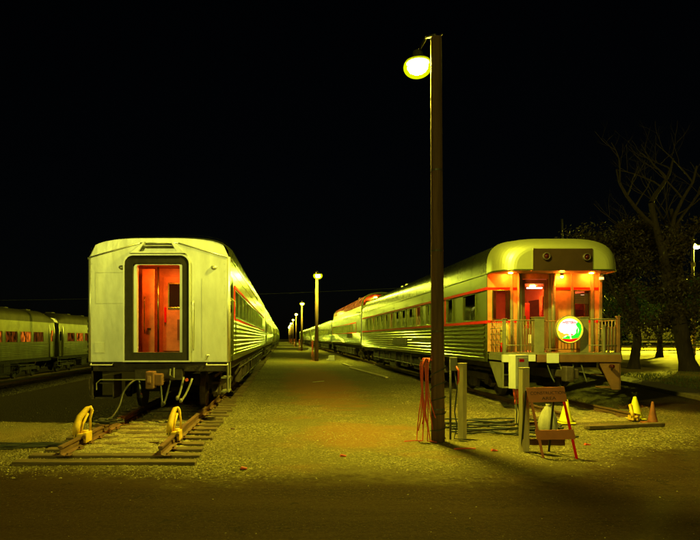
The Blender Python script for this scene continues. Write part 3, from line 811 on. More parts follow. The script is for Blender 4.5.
# roof
r = MB(); RK = dict(k=.42, kz=.62)
rings = [(LC-.03,roofprof(ohw-.02,OE,4.1,24,**RK)),(LC-1.2,roofprof(ohw,OE,OC,24,**RK)),(0.0,roofprof(ohw,OE,OC,24,**RK))]
loft(r, rings); r.build('roof', M['roof'], ob, smooth=True)
rs = MB()
for i in range(18):
    yy = .02+i*1.45; pr = roofprof(ohw+.008,OE+.01,OC+.01,24,**RK)
    rs.strip([(x,yy,z) for x,z in pr],[(x,yy+.04,z) for x,z in pr])
rs.build('roof_seam', M['roof'], ob)
for (x,y,a,b_,h) in ((-1.18,11.5,.25,.5,.16),(-1.18,12.6,.25,.5,.16),(-1.0,8.6,.12,.12,.18),(-.1,5,.4,.7,.12),(-.1,15,.4,.7,.12)):
    rv = MB(); zz = 4.12 if x < -.5 else OC-.02
    rv.box(x-a/2,x+a/2,y,y+b_,zz,zz+h); rv.build('roof_vent', M['roof'], ob, bevel=.03)
# hood over the platform: closed rounded shell
h = MB(); rg = []
NT = 14
for i in range(NT+1):
    tt = i/NT
    if tt < .3: y = -.45*(tt/.3); hwq = ohw+.03+.02*tt/.3; zc_ = OC - .04*(tt/.3); 
    else:
        a = (tt-.3)/.7*math.pi/2; y = -.45-.58*math.sin(a); hwq = 1.12+(ohw+.05-1.12)*math.cos(a); zc_ = OC-.04-.30*(1-math.cos(a))
    pr = roofprof(hwq, OE-.02, zc_, 28, k=.42+.22*tt, kz=.62+.12*tt)
    rg.append((y, pr))
loft(h, rg)
lastp = rg[-1][1]; yl = rg[-1][0]
h.poly([(x,yl,z) for x,z in lastp])
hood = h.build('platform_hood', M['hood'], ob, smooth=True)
# smooth would round the front cap: mark flat
hood.data.polygons[len(hood.data.polygons)-1].use_smooth = False
fa = MB()     # drip rail following the hood edge
left = [(-q[1][0][0] if False else q[1][-1][0], q[0], OE-.03) for q in rg]; right = [(q[1][0][0], q[0], OE-.03) for q in rg]
fa.tube(left+right[::-1], .022, 6); fa.build('drip_rail', M['steel'], hood, smooth=True)
hc = MB()     # soffit
hc.poly([(x,y,OE-.02) for x,y,_ in left+right[::-1]]); hc.build('hood_soffit', M['olive'], hood)
fp = MB(); fp.prismx([(-1.035,OE-.05),(-1.055,OE-.05),(-1.055,4.00),(-.98,4.06),(-1.03,4.0)],-.70,.76); fp.box(-.72,-.70,-1.065,-.9,OE-.05,4.02); fp.box(-.70,.76,-1.052,-.98,OE-.048,OE)
fp.build('hood_front_panel', mat('dark_glossy_panel',(.045,.028,.018),.18,.1,.2,2), hood)
sl = MB(); sl.lathe([(.30,0),(.30,.006),(0,.006)],20,Matrix.Translation((.10,-1.056,3.84))@Matrix.Rotation(math.pi/2,4,'X')@Matrix.Diagonal((1,.16,1,1)))
for (x,z) in ((-.40,3.82),(.60,3.80)):
    m = MB(); Rm = Matrix.Translation((x,-1.056,z))@Matrix.Rotation(math.pi/2,4,'X')
    m.lathe([(.095,0),(.095,.05),(.075,.065),(.066,.04)],22,Rm,cap=False); mk = m.build('marker_lamp', M['truck'], hood, smooth=True)
    m = MB(); m.lathe([(.07,.02),(.05,.045),(.0,.055)],18,Rm,cap=False); m.build('lens', M['lens_dark'], mk, smooth=True)
# rear end wall with windows and door
ew = MB(); D = .04
def wall(x0,x1,z0,z1): ew.box(x0,x1,0,D,z0,z1)
DECK = 1.44
wL = (-1.42,-1.40+.46,2.27,3.07)
wall(-1.50,-1.38,DECK,OE); wall(-1.38,-.88,DECK,2.27); wall(-1.38,-.88,3.07,OE); wall(-.88,-.62,DECK,OE)
wall(-.62,.10,3.36,OE); wall(.10,.78,DECK,OE); wall(.78,1.22,DECK,2.27); wall(.78,1.22,3.07,OE); wall(1.22,1.50,DECK,OE)
ew.build('end_wall', M['orangepaint'], ob)
pl = MB()
for (a,b_) in ((-.90,-.84),(-.66,-.60),(.10,.22),(.70,.76),(1.22,1.30),(1.44,1.52)): pl.box(a,b_,-.04,-.001,DECK,OE-.02)
pl.build('pilaster', M['olive'], ob, bevel=.008)
for xq, rq in ((.20,.055),(-.72,.03)):
    q = MB(); q.tube([(xq,-.10,DECK),(xq,-.10,OE-.02)],rq,14); q.build('platform_column', M['olive'], ob, smooth=True)
for (a,b_) in ((-1.50,-.91),(-.83,-.67),(.23,.69),(.77,1.21),(1.31,1.43)):
    for z_ in (3.08,2.21):
        rs = MB(); rs.box(a,b_,-.010,-.001,z_-.005,z_+.06); rs.build('red_band', M['red'], ob)
def ywin(x0,x1,z0,z1,nm='end_window'):
    f = MB(); fr=.03
    f.box(x0,x1,-.012,.03,z0,z0+fr); f.box(x0,x1,-.012,.03,z1-fr,z1); f.box(x0,x0+fr,-.012,.03,z0+fr,z1-fr); f.box(x1-fr,x1,-.012,.03,z0+fr,z1-fr)
    w_ = f.build(nm, M['steel'], ob, bevel=.004)
    p = MB(); p.box(x0+.02,x1-.02,.012,.018,z0+.02,z1-.02); p.build('pane', M['clear'], w_)
    return w_
ywin(-1.38,-.88,2.27,3.07); w_=ywin(.78,1.22,2.27,3.07)
b_=MB(); 
for i in range(9): b_.box(.82,1.18,.03,.045,2.95-.03*i,2.965-.03*i)
b_.build('blind', M['white'], w_)
# door
d = MB(); fr=.07
d.box(-.58,.06,.0,.035,DECK+.02,DECK+.62); d.box(-.58,-.58+fr,.0,.035,DECK+.62,3.34); d.box(.06-fr,.06,.0,.035,DECK+.62,3.34); d.box(-.51,-.01,.0,.035,3.24,3.34)
d.box(-.62,-.58,-.02,.04,DECK,3.36); d.box(.06,.10,-.02,.04,DECK,3.36)
dr = d.build('end_door', M['brown'], ob, bevel=.006)
p = MB(); p.box(-.51,-.01,.012,.018,DECK+.62,3.24); p.build('pane', M['clear'], dr)
p = MB(); p.box(-.54,-.51,-.05,-.0,2.15,2.38); p.build('door_handle', M['steel'], dr)
p = MB(); p.box(-.42,-.12,-.012,-.001,DECK+.22,DECK+.45); p.build('door_plate', M['white'], dr)
# saloon interior
it = MB(); it.box(-1.40,1.40,.06,6.5,1.40,1.44); it.box(-1.40,1.40,.06,6.5,3.44,3.47); it.box(1.42,1.44,.05,6.5,1.44,3.44); it.box(-1.40,1.40,6.5,6.53,1.44,3.44)
it.box(-1.43,-1.41,.05,.98,1.44,3.4); it.box(-1.43,-1.41,.98,6.5,1.44,2.25)
it.build('saloon_lining', mat('saloon_panelling',(.50,.26,.14),.5,0,.3,2), ob)
it = MB(); it.box(-1.3,-.85,2.5,2.9,1.44,2.35); it.box(-1.3,-.85,2.78,2.9,2.35,2.75); it.box(.8,1.3,1.6,2.1,1.44,2.2); it.box(.8,1.3,2.0,2.12,2.2,2.65); it.box(-1.3,-.85,4.4,4.9,1.44,2.3); it.box(.25,.9,3.2,3.25,1.44,2.9); it.box(.8,1.3,4.4,5.1,1.44,2.5)
it.build('saloon_seat', mat('seat_cloth',(.30,.05,.03),.8), ob, bevel=.04)
it = MB()
it.lathe([(.02,2.35),(.02,2.45),(.09,2.46),(.06,2.62)],12,Matrix.Translation((-1.1,3.2,.0))); it.box(-1.3,-.9,3.0,3.4,2.30,2.34)
it.build('table_lamp', M['salooncool'], ob)
sc_ = MB()
for yy in (3.0,5.2): sc_.box(-.12,.0,yy,yy+.4,3.40,3.415)
sc_.build('saloon_light', M['salooncool'], ob)
sc_ = MB(); sc_.box(.5,.95,2.4,2.46,3.30,3.34); sc_.box(.75,1.2,1.3,1.34,3.02,3.05); sc_.build('saloon_light', M['salooncool'], ob)
for p_ in ((-.9,1.2),(.9,3.0),(-.9,4.6)):
    q = MB(); q.lathe([(.08,3.40),(.08,3.43)],12,Matrix.Translation((p_[0],p_[1],0))); q.build('saloon_light', M['saloonlamp'], ob)
for i_ in range(4):       # windows of the far saloon wall and hanging curtains
    q = MB(); q.box(1.405,1.419,.5+i_*1.5,1.6+i_*1.5,2.3,3.05); q.build('far_window', M['pane'], ob)
    q = MB()
    for k_ in range(5): q.tube([(1.37,.42+i_*1.5+k_*.04,2.25),(1.37,.42+i_*1.5+k_*.04,3.15)],.025,6)
    q.build('curtain', M['curtain'], ob, smooth=True)
q = MB(); q.box(-.55,.75,6.47,6.49,1.5,3.3); q.box(-1.2,-.75,6.46,6.49,2.2,3.0); q.build('saloon_bulkhead_panel', M['orangepaint'], ob)
for k_,(x_,y_) in enumerate(((-1.30,.30),(-.93,.30),(1.17,.30))):
    q = MB()
    for j_ in range(4): q.tube([(x_+.03*j_-.045,.10,2.28),(x_+.03*j_-.045,.10,3.06)],.02,6)
    q.build('curtain', M['curtain'], ob, smooth=True)
# hood lights
for (x_,y_) in ((-.98,-.25),(1.15,-.2)):
    q = MB(); q.lathe([(.045,3.484),(.055,3.492),(.05,3.498)],14,Matrix.Translation((x_,y_,0))); q.build('platform_light', M['hoodlamp'], ob)
for (x_,y_) in ((.41,-.13),):
    q = MB(); q.lathe([(.012,3.375),(.034,3.39),(.034,3.42),(.03,3.43)],14,Matrix.Translation((x_,y_,0))); q.build('platform_light', M['hoodlamp'], ob)
    q = MB(); q.lathe([(.05,3.43),(.05,3.495)],14,Matrix.Translation((x_,y_,0))); q.build('light_base', M['olive'], ob)
q = MB(); q.lathe([(.03,3.20),(.05,3.24),(.05,3.36),(.02,3.42)],12,Matrix.Translation((1.05,-.9,0))); q.tube([(1.05,-.9,3.42),(1.05,-.9,3.5)],.008,6); q.build('hanging_lantern', M['brown'], ob)
q = MB(); q.lathe([(.035,3.26),(.035,3.32)],12,Matrix.Translation((1.05,-.9,0))@Matrix.Diagonal((1.5,1.5,1,1))); q.build('lantern_glass', emis('lantern_bulb',(1,.5,.1),3), ob)
# platform deck
YF = -1.05
dk = MB(); dk.box(-1.45,1.45,YF,.0,DECK-.05,DECK); dk.build('platform_deck', M['olive'], ob)
bm = MB(); bm.box(.0-.62+.0,1.46,YF-.03,YF+.10,1.20,DECK-.052); bm.build('end_beam', M['brown'], ob, bevel=.01)
for a_ in ((-1.47,-1.14,YF-.02,YF+.09,1.20,DECK-.052),(-.40,-.10,YF-.06,YF-.032,1.18,DECK-.02),(-.98,-.66,YF-.02,YF+.09,1.22,DECK-.052)):
    bm = MB(); bm.box(*a_); bm.build('lit_beam_plate', M['boxpaint'], ob, bevel=.008)  # left beam pieces painted pale where lamp light falls
for x_ in (-1.47,1.37):
    bm = MB(); bm.box(x_,x_+.10,YF+.1,-.0,1.24,DECK-.052); bm.build('side_beam', M['olive'], ob)
def post(x0,x1,y0,y1,z0,z1,m): q = MB(); q.box(x0,x1,y0,y1,z0,z1); q.box(x0-.015,x1+.015,y0-.015,y1+.015,z1,z1+.025); return q.build('railing_post', M[m], ob, bevel=.006)
post(-.68,-.44,YF,YF+.22,DECK,2.30,'olive'); post(.45,.66,YF,YF+.22,DECK,2.30,'olive')
post(-1.45,-1.38,YF,YF+.07,DECK,2.26,'olive'); post(1.37,1.44,YF,YF+.07,DECK,2.32,'brown'); post(1.02,1.07,YF,YF+.05,DECK,2.10,'olive')
rl = MB()
rl.tube([(-1.42,YF+.03,2.24),(-.68,YF+.03,2.24)],.016,8); rl.tube([(.66,YF+.03,2.27),(1.40,YF+.03,2.27)],.016,8)
rl.tube([(-1.42,YF+.03,1.62),(-.68,YF+.03,1.62)],.010,6); rl.tube([(.66,YF+.03,1.62),(1.40,YF+.03,1.62)],.010,6)
for sg in (-1,1):
    rl.tube([(sg*1.42,YF+.03,2.24),(sg*1.42,0,2.24)],.016,8)
    for zz in (1.62,1.75,1.9,2.05): rl.tube([(sg*1.42,YF+.03,zz),(sg*1.42,0,zz)],.009,6)
for i in range(9):
    x = -1.34+i*.078; rl.tube([(x,YF+.03,DECK),(x,YF+.03,2.24)],.0075,6)
for i in range(8):
    x = .76+i*.08; rl.tube([(x,YF+.03,DECK),(x,YF+.03,2.27)],.0075,6)
for i in range(6):
    for sg in (-1,1): rl.tube([(sg*1.42,YF+.18+i*.16,DECK),(sg*1.42,YF+.18+i*.16,2.24)],.0085,6)
rl.build('railing', M['olive'], ob, smooth=True)
gt = MB()
gt.tube([(-.44,YF+.05,2.22),(.45,YF+.05,2.22)],.015,8); gt.tube([(-.44,YF+.05,1.52),(.45,YF+.05,1.52)],.012,8)
for i in range(11): gt.tube([(-.39+i*.079,YF+.05,1.52),(-.39+i*.079,YF+.05,2.22)],.0075,6)
gt.build('platform_gate', M['brown'], ob, smooth=True)
pn_ = MB(); pn_.box(1.08,1.37,YF+.05,YF+.075,1.50,2.08); pn_.build('railing_panel', M['brown'], ob, bevel=.006)
yt = MB(); yt.lathe([(.11,DECK+.05),(.13,DECK+.3),(.12,DECK+.62),(.06,DECK+.74)],14,Matrix.Translation((-1.14,-.30,0))); yt.build('brake_housing', mat('yellow_enamel',(.72,.60,.14),.5), ob, smooth=True)
rb_ = MB(); rb_.lathe([(.06,DECK),(.06,DECK+.20),(.03,DECK+.24)],12,Matrix.Translation((-1.33,-.62,0))); rb_.build('red_canister', M['red'], ob, smooth=True)
# steps under the platform corners
for sg,m_ in ((-1,'boxpaint'),(1,'brown')):
    s_ = MB()
    xa = sg*1.46; xb = sg*.98
    s_.prismx([(YF+.02,1.19),(YF+.02,.56),(YF+.35,.56),(-.0,1.19)] if sg<0 else [(YF+.02,1.19),(YF+.02,.52),(YF+.30,.52),(0,1.0),(0,1.19)], min(xa,xa-sg*.025), max(xa,xa-sg*.025))
    a,b2 = sorted((xa-sg*.03,xb))
    s_.box(a,b2,YF+.05,YF+.32,.56,.585); s_.box(a,b2,YF+.25,YF+.55,.86,.885)
    if sg>0: s_.prism([(.92,1.18),(1.42,1.18),(1.42,.52),(1.24,.52)],YF+.0,YF+.03)
    else: s_.box(-1.0,-.975,YF+.02,YF+.5,.58,1.19)
    s_.build('platform_step', M[m_ if sg>0 else 'olive'], ob)
m = MB(); m.lathe([(.05,0),(.05,.1),(.03,.12)],14,Matrix.Translation((1.18,YF-.05,1.10))@Matrix.Rotation(math.pi/2,4,'X')); m.build('tail_light', M['lens_dark'], ob, smooth=True)
# couple gear
cp = MB(); cp.box(-.12,.12,YF-.35,-.3,.84,1.02); cp.box(-.18,.02,YF-.60,YF-.34,.76,1.12); cp.box(-.02,.16,YF-.55,YF-.34,.82,1.06); cp.build('coupler', M['truck'], ob, bevel=.025)
for (x,dx,c_) in ((-.35,.1,'blackcord'),(.30,-.1,'blackcord'),(.5,.05,'blackcord'),(-.05,.2,'olive')):
    hs = MB(); hs.tube(sag((x,YF+.05,1.15),(x+dx,YF-.15,.72),.04,8),.018,8); hs.build('air_hose', M[c_], ob, smooth=True)
u = MB(); u.box(-ohw+.12,ohw-.12,.0,LC-.3,1.02,1.165); u.box(-.18,.18,YF+.2,LC-.4,.80,1.02); u.build('underframe', M['dark'], ob)
y = 5.0; rnd = random.Random(3)
while y < LC-6:
    ln = rnd.uniform(.7,1.9); zb = rnd.choice([.38,.5,.6])
    bx = MB(); bx.box(-ohw+.12,-ohw+.6,y,y+ln,zb,1.02); bx.build('equipment_box', M[rnd.choice(['truck','dark'])], ob, bevel=.02); y += ln+rnd.uniform(.1,.5)
pp = MB(); pp.tube([(-ohw+.08,4.5,.7),(-ohw+.08,LC-5,.7)],.02,6)
for i in range(10): pp.box(-ohw+.06,-ohw+.1,4.8+i*1.8,4.84+i*1.8,.6,1.1)
pp.build('pipework', M['truck'], ob)
truck(ob, 2.6); truck(ob, LC-3.1)
# the illuminated round tail sign hangs on the gate
TS = thing('tail_sign', 'round lit tail sign with yellow rim and landscape picture on the platform gate', 'sign', (RC+.12, 16.4+YF-.06, 2.01))
def disc(name, r, y0, y1, m, par=TS, n=40):
    q = MB(); q.lathe([(r,0),(r,y1-y0)],n,Matrix.Translation((0,-y0,0))@Matrix.Rotation(math.pi/2,4,'X')); return q.build(name, m, par)
q = MB(); q.lathe([(.345,0),(.352,.03),(.345,.10),(.325,.105),(.325,.085)],44,Matrix.Rotation(math.pi/2,4,'X'),cap=False); q.build('sign_rim', M['olive'], TS, smooth=True)
disc('sign_back', .335, 0, .02, M['dark'])
disc('yellow_ring', .326, .0, .078, emis('sign_yellow',(1.0,.72,.02),1.3))
def shape(name, pts, y, m):
    q = MB(); q.prism([(x,z) for x,z in pts][::-1], y-.002, y); return q.build(name, m, TS)
def arc(r, a0, a1, n=24, cx=0, cz=0): return [(cx+r*math.cos(math.radians(a0+(a1-a0)*i/n)), cz+r*math.sin(math.radians(a0+(a1-a0)*i/n))) for i in range(n+1)]
def clipd(pts, r=.30): return [((x,z) if math.hypot(x,z)<=r else (x*r/math.hypot(x,z), z*r/math.hypot(x,z))) for x,z in pts]
shape('sign_sky', arc(.272,0,359,48,0,-.005), -.080, emis('sign_white',(1.0,.86,.80),1.6))
shape('sign_trees', clipd([(.20,.19),(.15,.12),(.19,.05),(.155,-.02),(.16,-.08),(.11,-.13),(.06,-.15),(.0,-.16),(-.06,-.15),(-.10,-.19),(-.18,-.20),(-.16,-.24),(0,-.3),(.2,-.25),(.27,-.12),(.30,.0),(.28,.12),(.24,.17)],.31), -.083, emis('sign_green',(.01,.75,.02),1.2))
shape('sign_cloud', [(.20,.06),(.225,-.02),(.20,-.10),(.21,-.02)], -.086, emis('sign_pale',(.8,1,.85),1.3))
shape('sign_mesa', clipd([(-.31,-.02),(-.25,-.03),(-.22,-.07),(-.17,-.08),(-.14,-.11),(-.06,-.10),(-.02,-.12),(0,-.15),(-.10,-.15),(-.13,-.18),(-.22,-.23)],.31), -.086, emis('sign_orange',(1.0,.28,.02),1.1))
shape('sign_banner', clipd(arc(.31,205,335,24)+[(.20,-.21),(.0,-.235),(-.22,-.225)],.32), -.089, emis('sign_red',(.5,.005,.005),.9))
shape('sign_arrow', [(.02,-.10),(.10,-.12),(.04,-.155)], -.090, emis('sign_scarlet',(1,.01,.01),1.2))
shape('sign_path', [(.005,-.15),(.025,-.15),(.05,-.235),(.01,-.235)], -.091, emis('sign_pink',(1,.6,.45),1.2))
def text(body, size, loc, m, parent, rx=math.pi/2, ry=0, rz=0, ext=.001, sx=1, off=0.0):
    c = bpy.data.curves.new('lettering','FONT'); c.body = body; c.size = size; c.align_x='CENTER'; c.align_y='CENTER'; c.extrude = ext; c.offset = off
    c.materials.append(m); o = bpy.data.objects.new('lettering', c); COL.objects.link(o); o.parent = parent
    o.location = loc; o.rotation_euler = (rx,ry,rz); o.scale = (sx,1,1)
    bpy.context.view_layer.update()
    me = bpy.data.meshes.new_from_object(o.evaluated_get(bpy.context.evaluated_depsgraph_get()))
    q = bpy.data.objects.new('lettering', me); COL.objects.link(q); q.parent = parent; q.location = loc; q.rotation_euler = (rx,ry,rz); q.scale = (sx,1,1)
    if not me.materials: me.materials.append(m)
    bpy.data.objects.remove(o); q.name = 'lettering'; return q
text('WESTERN', .082, (-.01,-.093,.165), emis('sign_letter',(.45,.03,.06),.7), TS, off=.004, sx=.95)
# tall tail-end lamp standard on the ground is left out: nothing of it shows

# ================================================================== POLES WITH LAMPS
def luminaire(parent, m, hx, hy, zl, xp=0, yp=0, far=False):
    a = MB(); a.tube([(xp,yp,zl+.30),((xp+hx)*.5,(yp+hy)*.5,zl+.42),(hx,hy,zl+.30)],.028,8); a.build('bracket', M['housing'], parent, smooth=True)
    h = MB(); h.lathe([(.05,.34),(.09,.32),(.10,.20),(.21,.16),(.215,.10),(.20,.10)],20,Matrix.Translation((hx,hy,zl)),cap=False); h.build('lamp_housing', M['housing'], parent, smooth=True)
    g_ = MB(); prof_ = [(.0,-.13)]+[(.185*math.cos(math.radians(t_)), .13*math.sin(math.radians(t_))) for t_ in (-75,-60,-45,-30,-15,0,15,25)]
    g_.lathe([(max(r_,.012),z_) for r_,z_ in prof_],20 if not far else 10,Matrix.Translation((hx,hy,zl+.03)),cap=True)
    g_.build('glass_refractor', m, parent, smooth=True)
    gs = 1.35 if far else 1.0
    g2 = MB(); g2.lathe([(gs*.262*math.cos(math.radians(t_)), gs*.20*math.sin(math.radians(t_))) for t_ in range(-88,36,8)],40,Matrix.Translation((hx,hy,zl+.03)),cap=False)  # added halo shell, wider on the lane lamps
    g2.build('halo_shell', M['halo'], parent, smooth=True)
def cordbundle(x, y, ztop, label, group, side=-1, n=9, seed=1, full=True, red=True):
    t = thing('hanging_cords', label, 'cords', (x,y,0), group=group); rnd = random.Random(seed)
    for i in range(n):
        ox = side*(.05+.16*i/n); oy = rnd.uniform(-.05,.05)
        low = rnd.uniform(.02,.5) if i%2 else .02
        pts = [(side*.0,0,ztop-.03),(ox*.7,oy,ztop+.02),(ox,oy,ztop-.10)]
        for k in range(1,7):
            f = k/6; pts.append((ox+side*(.06*math.sin(f*3+i)*f)+(side*.10*f*f if i%3==0 else -side*.06*f*f), oy-.06*f, ztop-.1-(ztop-.1-low)*f))
        if low < .1: pts.append((pts[-1][0]+side*rnd.uniform(-.1,.25), pts[-1][1]-rnd.uniform(.0,.15), .018))
        q = MB(); q.tube(pts,.0095,6); q.build('cord', M['redcord'], t, smooth=True)
    q = MB(); q.tube([(0,0,ztop-.06),(side*.10,-.0,ztop-.04),(side*.20,0,ztop-.02),(side*.22,0,ztop+.03)],.012,6); q.build('hook', M['housing'], t)
    return t
# main pole
mp_ = thing('lamp_post', 'tall wooden pole in the foreground carrying the brightest lamp', 'lamp post', (2.70,10.8,0), group='wooden lamp poles down the lane')
q = MB(); q.tube([(-.035*f,0,7.03*f) for f in (0,.1,.3,.5,.7,.9,1)],[.118,.115,.110,.105,.101,.097,.094],20); q.build('pole', M['polewood'], mp_, smooth=True)
luminaire(mp_, M['refr'], -.19, .75, 6.82, -.03, .09)
q = MB(); q.tube([(.10,.04,0),(.10,.04,1.5)],.022,8); q.tube([(-.09,-.04,1.5),(-.09,-.05,6.9)],.010,6)
q.build('conduit', M['housing'], mp_, smooth=True)
for z_ in (.55,1.9,3.3,4.7): 
    q = MB(); q.lathe([(.119-.003*z_,z_),(.119-.003*z_,z_+.03)],18,Matrix.Translation((-.005*z_,0,0)),cap=False); q.build('strap', M['housing'], mp_)
q = MB()
pts = []
for i in range(90):
    a = i*.35; pts.append((.128*math.cos(a), .128*math.sin(a), .05+i*.0138+.03*math.sin(i*.3)))
q.tube(pts,.010,6); q.build('wrapped_cable', M['blackcord'], mp_, smooth=True)
q = MB(); q.box(-.06,.02,-.03,.03,7.03,7.05); q.tube([(.0,0,7.04),(.08,0,7.10)],.012,6); q.build('pole_cap', M['housing'], mp_)
cordbundle(2.585,10.78,1.43,'bundle of red cords hanging on the left of the foreground pole','red cords hung on the lamp poles',-1,11,2)
rx = thing('outlet_stand', 'thin pipe stand with outlet box and red plug just right of the foreground pole', 'outlet', (2.97,11.0,0))
q = MB(); q.tube([(0,0,0),(0,0,1.42)],.020,8); q.build('pipe', M['housing'], rx, smooth=True)
q = MB(); q.box(-.01,.11,-.05,.05,1.22,1.46); q.build('outlet_box', M['olive'], rx, bevel=.01)
q = MB(); q.tube([(.09,-.05,1.30),(.12,-.09,1.22),(.12,-.08,1.05),(.10,-.05,.98)],.018,8); q.build('plug', M['redcord'], rx, smooth=True)
q = MB(); q.tube([(.06,-.05,1.22),(.09,-.10,.9),(.05,-.09,.5),(.10,-.06,.25),(.04,-.1,.03),(.3,-.2,.02)],.011,6); q.build('cord', M['blackcord'], rx, smooth=True)
# lane lamps
lp = thing('lamp_post', 'second lamp pole down the lane, a red cord at its foot', 'lamp post', (2.62,48.3,0), group='wooden lamp poles down the lane')
q = MB(); q.tube([(0,0,0),(.02,0,6.95)],[.15,.115],12); q.build('pole', M['polewood'], lp, smooth=True)
luminaire(lp, M['refrl'], .03, -1.15, 6.50, .02, -.1, far=True)
cb = cordbundle(2.40,48.2,1.6,'red cords hanging at the second lamp pole down the lane','red cords hung on the lamp poles',-1,5,5)
bk = thing('concrete_block', 'pale block beside the second lamp pole', 'block', (3.75,49.0,0), group='pale blocks standing by the lane poles')
q = MB(); q.prism([(-.32,0),(.32,0),(.30,.42),(-.12,.42),(-.16,.16),(-.32,.14)],-.25,.25); q.build('block_body', M['concrete'], bk, bevel=.03)
for i in range(6):
    on = ['third','fourth','fifth','sixth','seventh','farthest'][i]; yy = 48.3+38.5*(i+1)
    c = copy_tree(lp); c.location = (2.62,yy,0); c['label'] = '%s lamp pole down the lane between the trains' % on
    if i < 4:
        c = copy_tree(cb); c.location = (2.40,yy-.1,0); c['label'] = 'red cords hanging at the %s lamp pole down the lane' % on
        c = copy_tree(bk); c.location = (3.75,yy+.7,0); c['label'] = 'pale block beside the %s lamp pole' % on

# street lamp far right and its pole
rl_ = thing('street_lamp', 'distant street lamp glowing at the right edge behind the trees', 'street lamp', (53.2,80.5,0))
q = MB(); q.tube([(0,0,0),(0,0,16.5)],[.22,.13],12); q.build('pole', M['dark'], rl_, smooth=True)
q = MB(); q.tube([(0,0,13.6),(.9,1.0,14.2),(1.89,2.0,14.2)],.05,8); q.build('arm', M['housing'], rl_, smooth=True)
q = MB(); q.lathe([(.05,.4),(.35,.3),(.40,.12),(.38,.1)],16,Matrix.Translation((1.89,2.0,13.9)),cap=False); q.build('lamp_housing', M['housing'], rl_)
q = MB(); q.lathe([(.02,-.25),(.25,-.18),(.36,0),(.36,.1)],12,Matrix.Translation((1.89,2.0,13.9))); q.build('glass_refractor', M['refrr'], rl_, smooth=True)
q = MB(); q.box(-.15,.15,-.35,.15,11.0,11.6); q.build('control_box', M['housing'], rl_)
up = thing('utility_pole', 'thin dark utility pole top rising above the observation hood', 'utility pole', (27.0,60,0))
q = MB(); q.tube([(0,0,0),(0,0,13.3)],[.14,.08],10); q.build('pole', M['dark'], up, smooth=True)
q = MB(); q.tube([(0,-.2,12.2),(.3,-.2,12.4),(.3,-.2,12.7)],.03,6); q.build('bracket', M['dark'], up)
wr = MB(); wr.tube(sag((-75,70,6.3),(24,70,8.0),1.0,24),.022,6); tag(wr.build('overhead_cable', M['blackcord'], smooth=True), 'faint cable sagging across the dark sky behind the trains', 'cable')

# ================================================================== POSTS, CABINET, BARRICADE
def bollard(label, x, y, hgt, w_, rz, gr='square timber posts before the observation car'):
    t = thing('timber_post', label, 'post', (x,y,0), rz, gr)
    q = MB(); q.box(-w_/2,w_/2,-w_/2,w_/2,-.05,hgt); q.build('post_body', M['postwood'], t, bevel=.008)
    q = MB(); q.box(-w_/2-.003,w_/2+.003,-w_/2-.003,w_/2+.003,hgt,hgt+.012); q.build('post_top', M['postwood'], t, bevel=.004)
    return t
bollard('square timber post standing alone right of the foreground pole', 3.21, 11.1, 1.34, .115, math.radians(38))
bollard('front timber post close against the orange barricade', 3.83, 9.85, 1.32, .12, math.radians(12))
bollard('slim timber post carrying the pale electrical cabinet', 4.66, 12.3, .98, .085, math.radians(35))
eb = thing('electrical_cabinet', 'pale electrical cabinet with red plugs hanging below, before the platform', 'electrical box', (4.62,12.35,0), math.radians(24))
q = MB(); q.box(-.17,.17,-.19,.0,.80,1.47); q.build('cabinet_body', M['boxpaint'], eb, bevel=.01)
q = MB(); q.box(-.14,.14,-.198,-.191,.86,1.42); q.build('cabinet_door', M['boxpaint'], eb, bevel=.004)
q = MB(); q.box(-.08,.04,-.205,-.199,1.33,1.385); q.build('warning_label', M['red'], eb)
for i in range(3):
    q = MB(); x_ = -.12+i*.075; q.tube([(x_,-.1,.80),(x_,-.11,.70),(x_+.01,-.12,.60)],.024,8); q.tube([(x_+.01,-.12,.60),(x_,-.12,.50)],.016,8); q.build('plug', M['redcord'], eb, smooth=True)
    q = MB(); q.tube([(x_,-.12,.50),(x_+.03,-.14,.35),(x_-.02*i,-.16,.12),(x_+.1,-.25,.03)],.014,6); q.build('cord', M['blackcord'], eb, smooth=True)
# barricade
br = thing('barricade', 'folding orange barricade sign with two boards standing on the tarmac', 'barricade', (4.05,9.42,0), math.radians(-6))
Hh = 1.03
def P(x, z, off=0):  # front plane leans back with height, slight sideways lean
    return (x - .10*(z/Hh)*1.6 - .02, -.16 + .19*(z/Hh) + off, z)
def board(x0,x1,z0,z1,nm,tilt=0):
    q = MB(); a=P(x0,z0,-.03); b_=P(x1,z0+tilt,-.03); c_=P(x1,z1+tilt,-.03); d_=P(x0,z1,-.03)
    q.poly([a,b_,c_,d_]); q.poly([(p[0],p[1]+.02,p[2]) for p in (d_,c_,b_,a)])
    L4=[a,b_,c_,d_]
    for i in range(4):
        p_,r_=L4[i],L4[(i+1)%4]; q.poly([p_,(p_[0],p_[1]+.02,p_[2]),(r_[0],r_[1]+.02,r_[2]),r_])
    return q.build(nm, M['signboard'], br)
bd = board(-.16,.40,.82,1.04,'upper_board',.02); board(-.16,.40,.27,.41,'lower_board',.02)
for x in (-.12,.36):
    q = MB(); q.beam(P(x,0,0), P(x,1.0,0), .035, .02); q.build('leg', M['red'] if x>0 else M['signboard'], br)
for x in (-.16,.26):
    q = MB(); q.beam(P(x,1.0,.02), (x-.14,.42,0), .03, .02); q.build('leg', M['rubber'], br)
q = MB(); q.box(-.2,.36,.40,.42,.10,.20); q.build('cross_brace', M['brown'], br)
an = math.atan2(.19,Hh)
text('CONSTRUCTION', .066, (-.03,-.019,.965), M['signink'], br, rx=math.pi/2-an, ry=-math.atan2(.02,.56), ext=.001)
text('AREA', .066, (-.02,-.036,.885), M['signink'], br, rx=math.pi/2-an, ry=-math.atan2(.02,.56), ext=.001, sx=1.3)
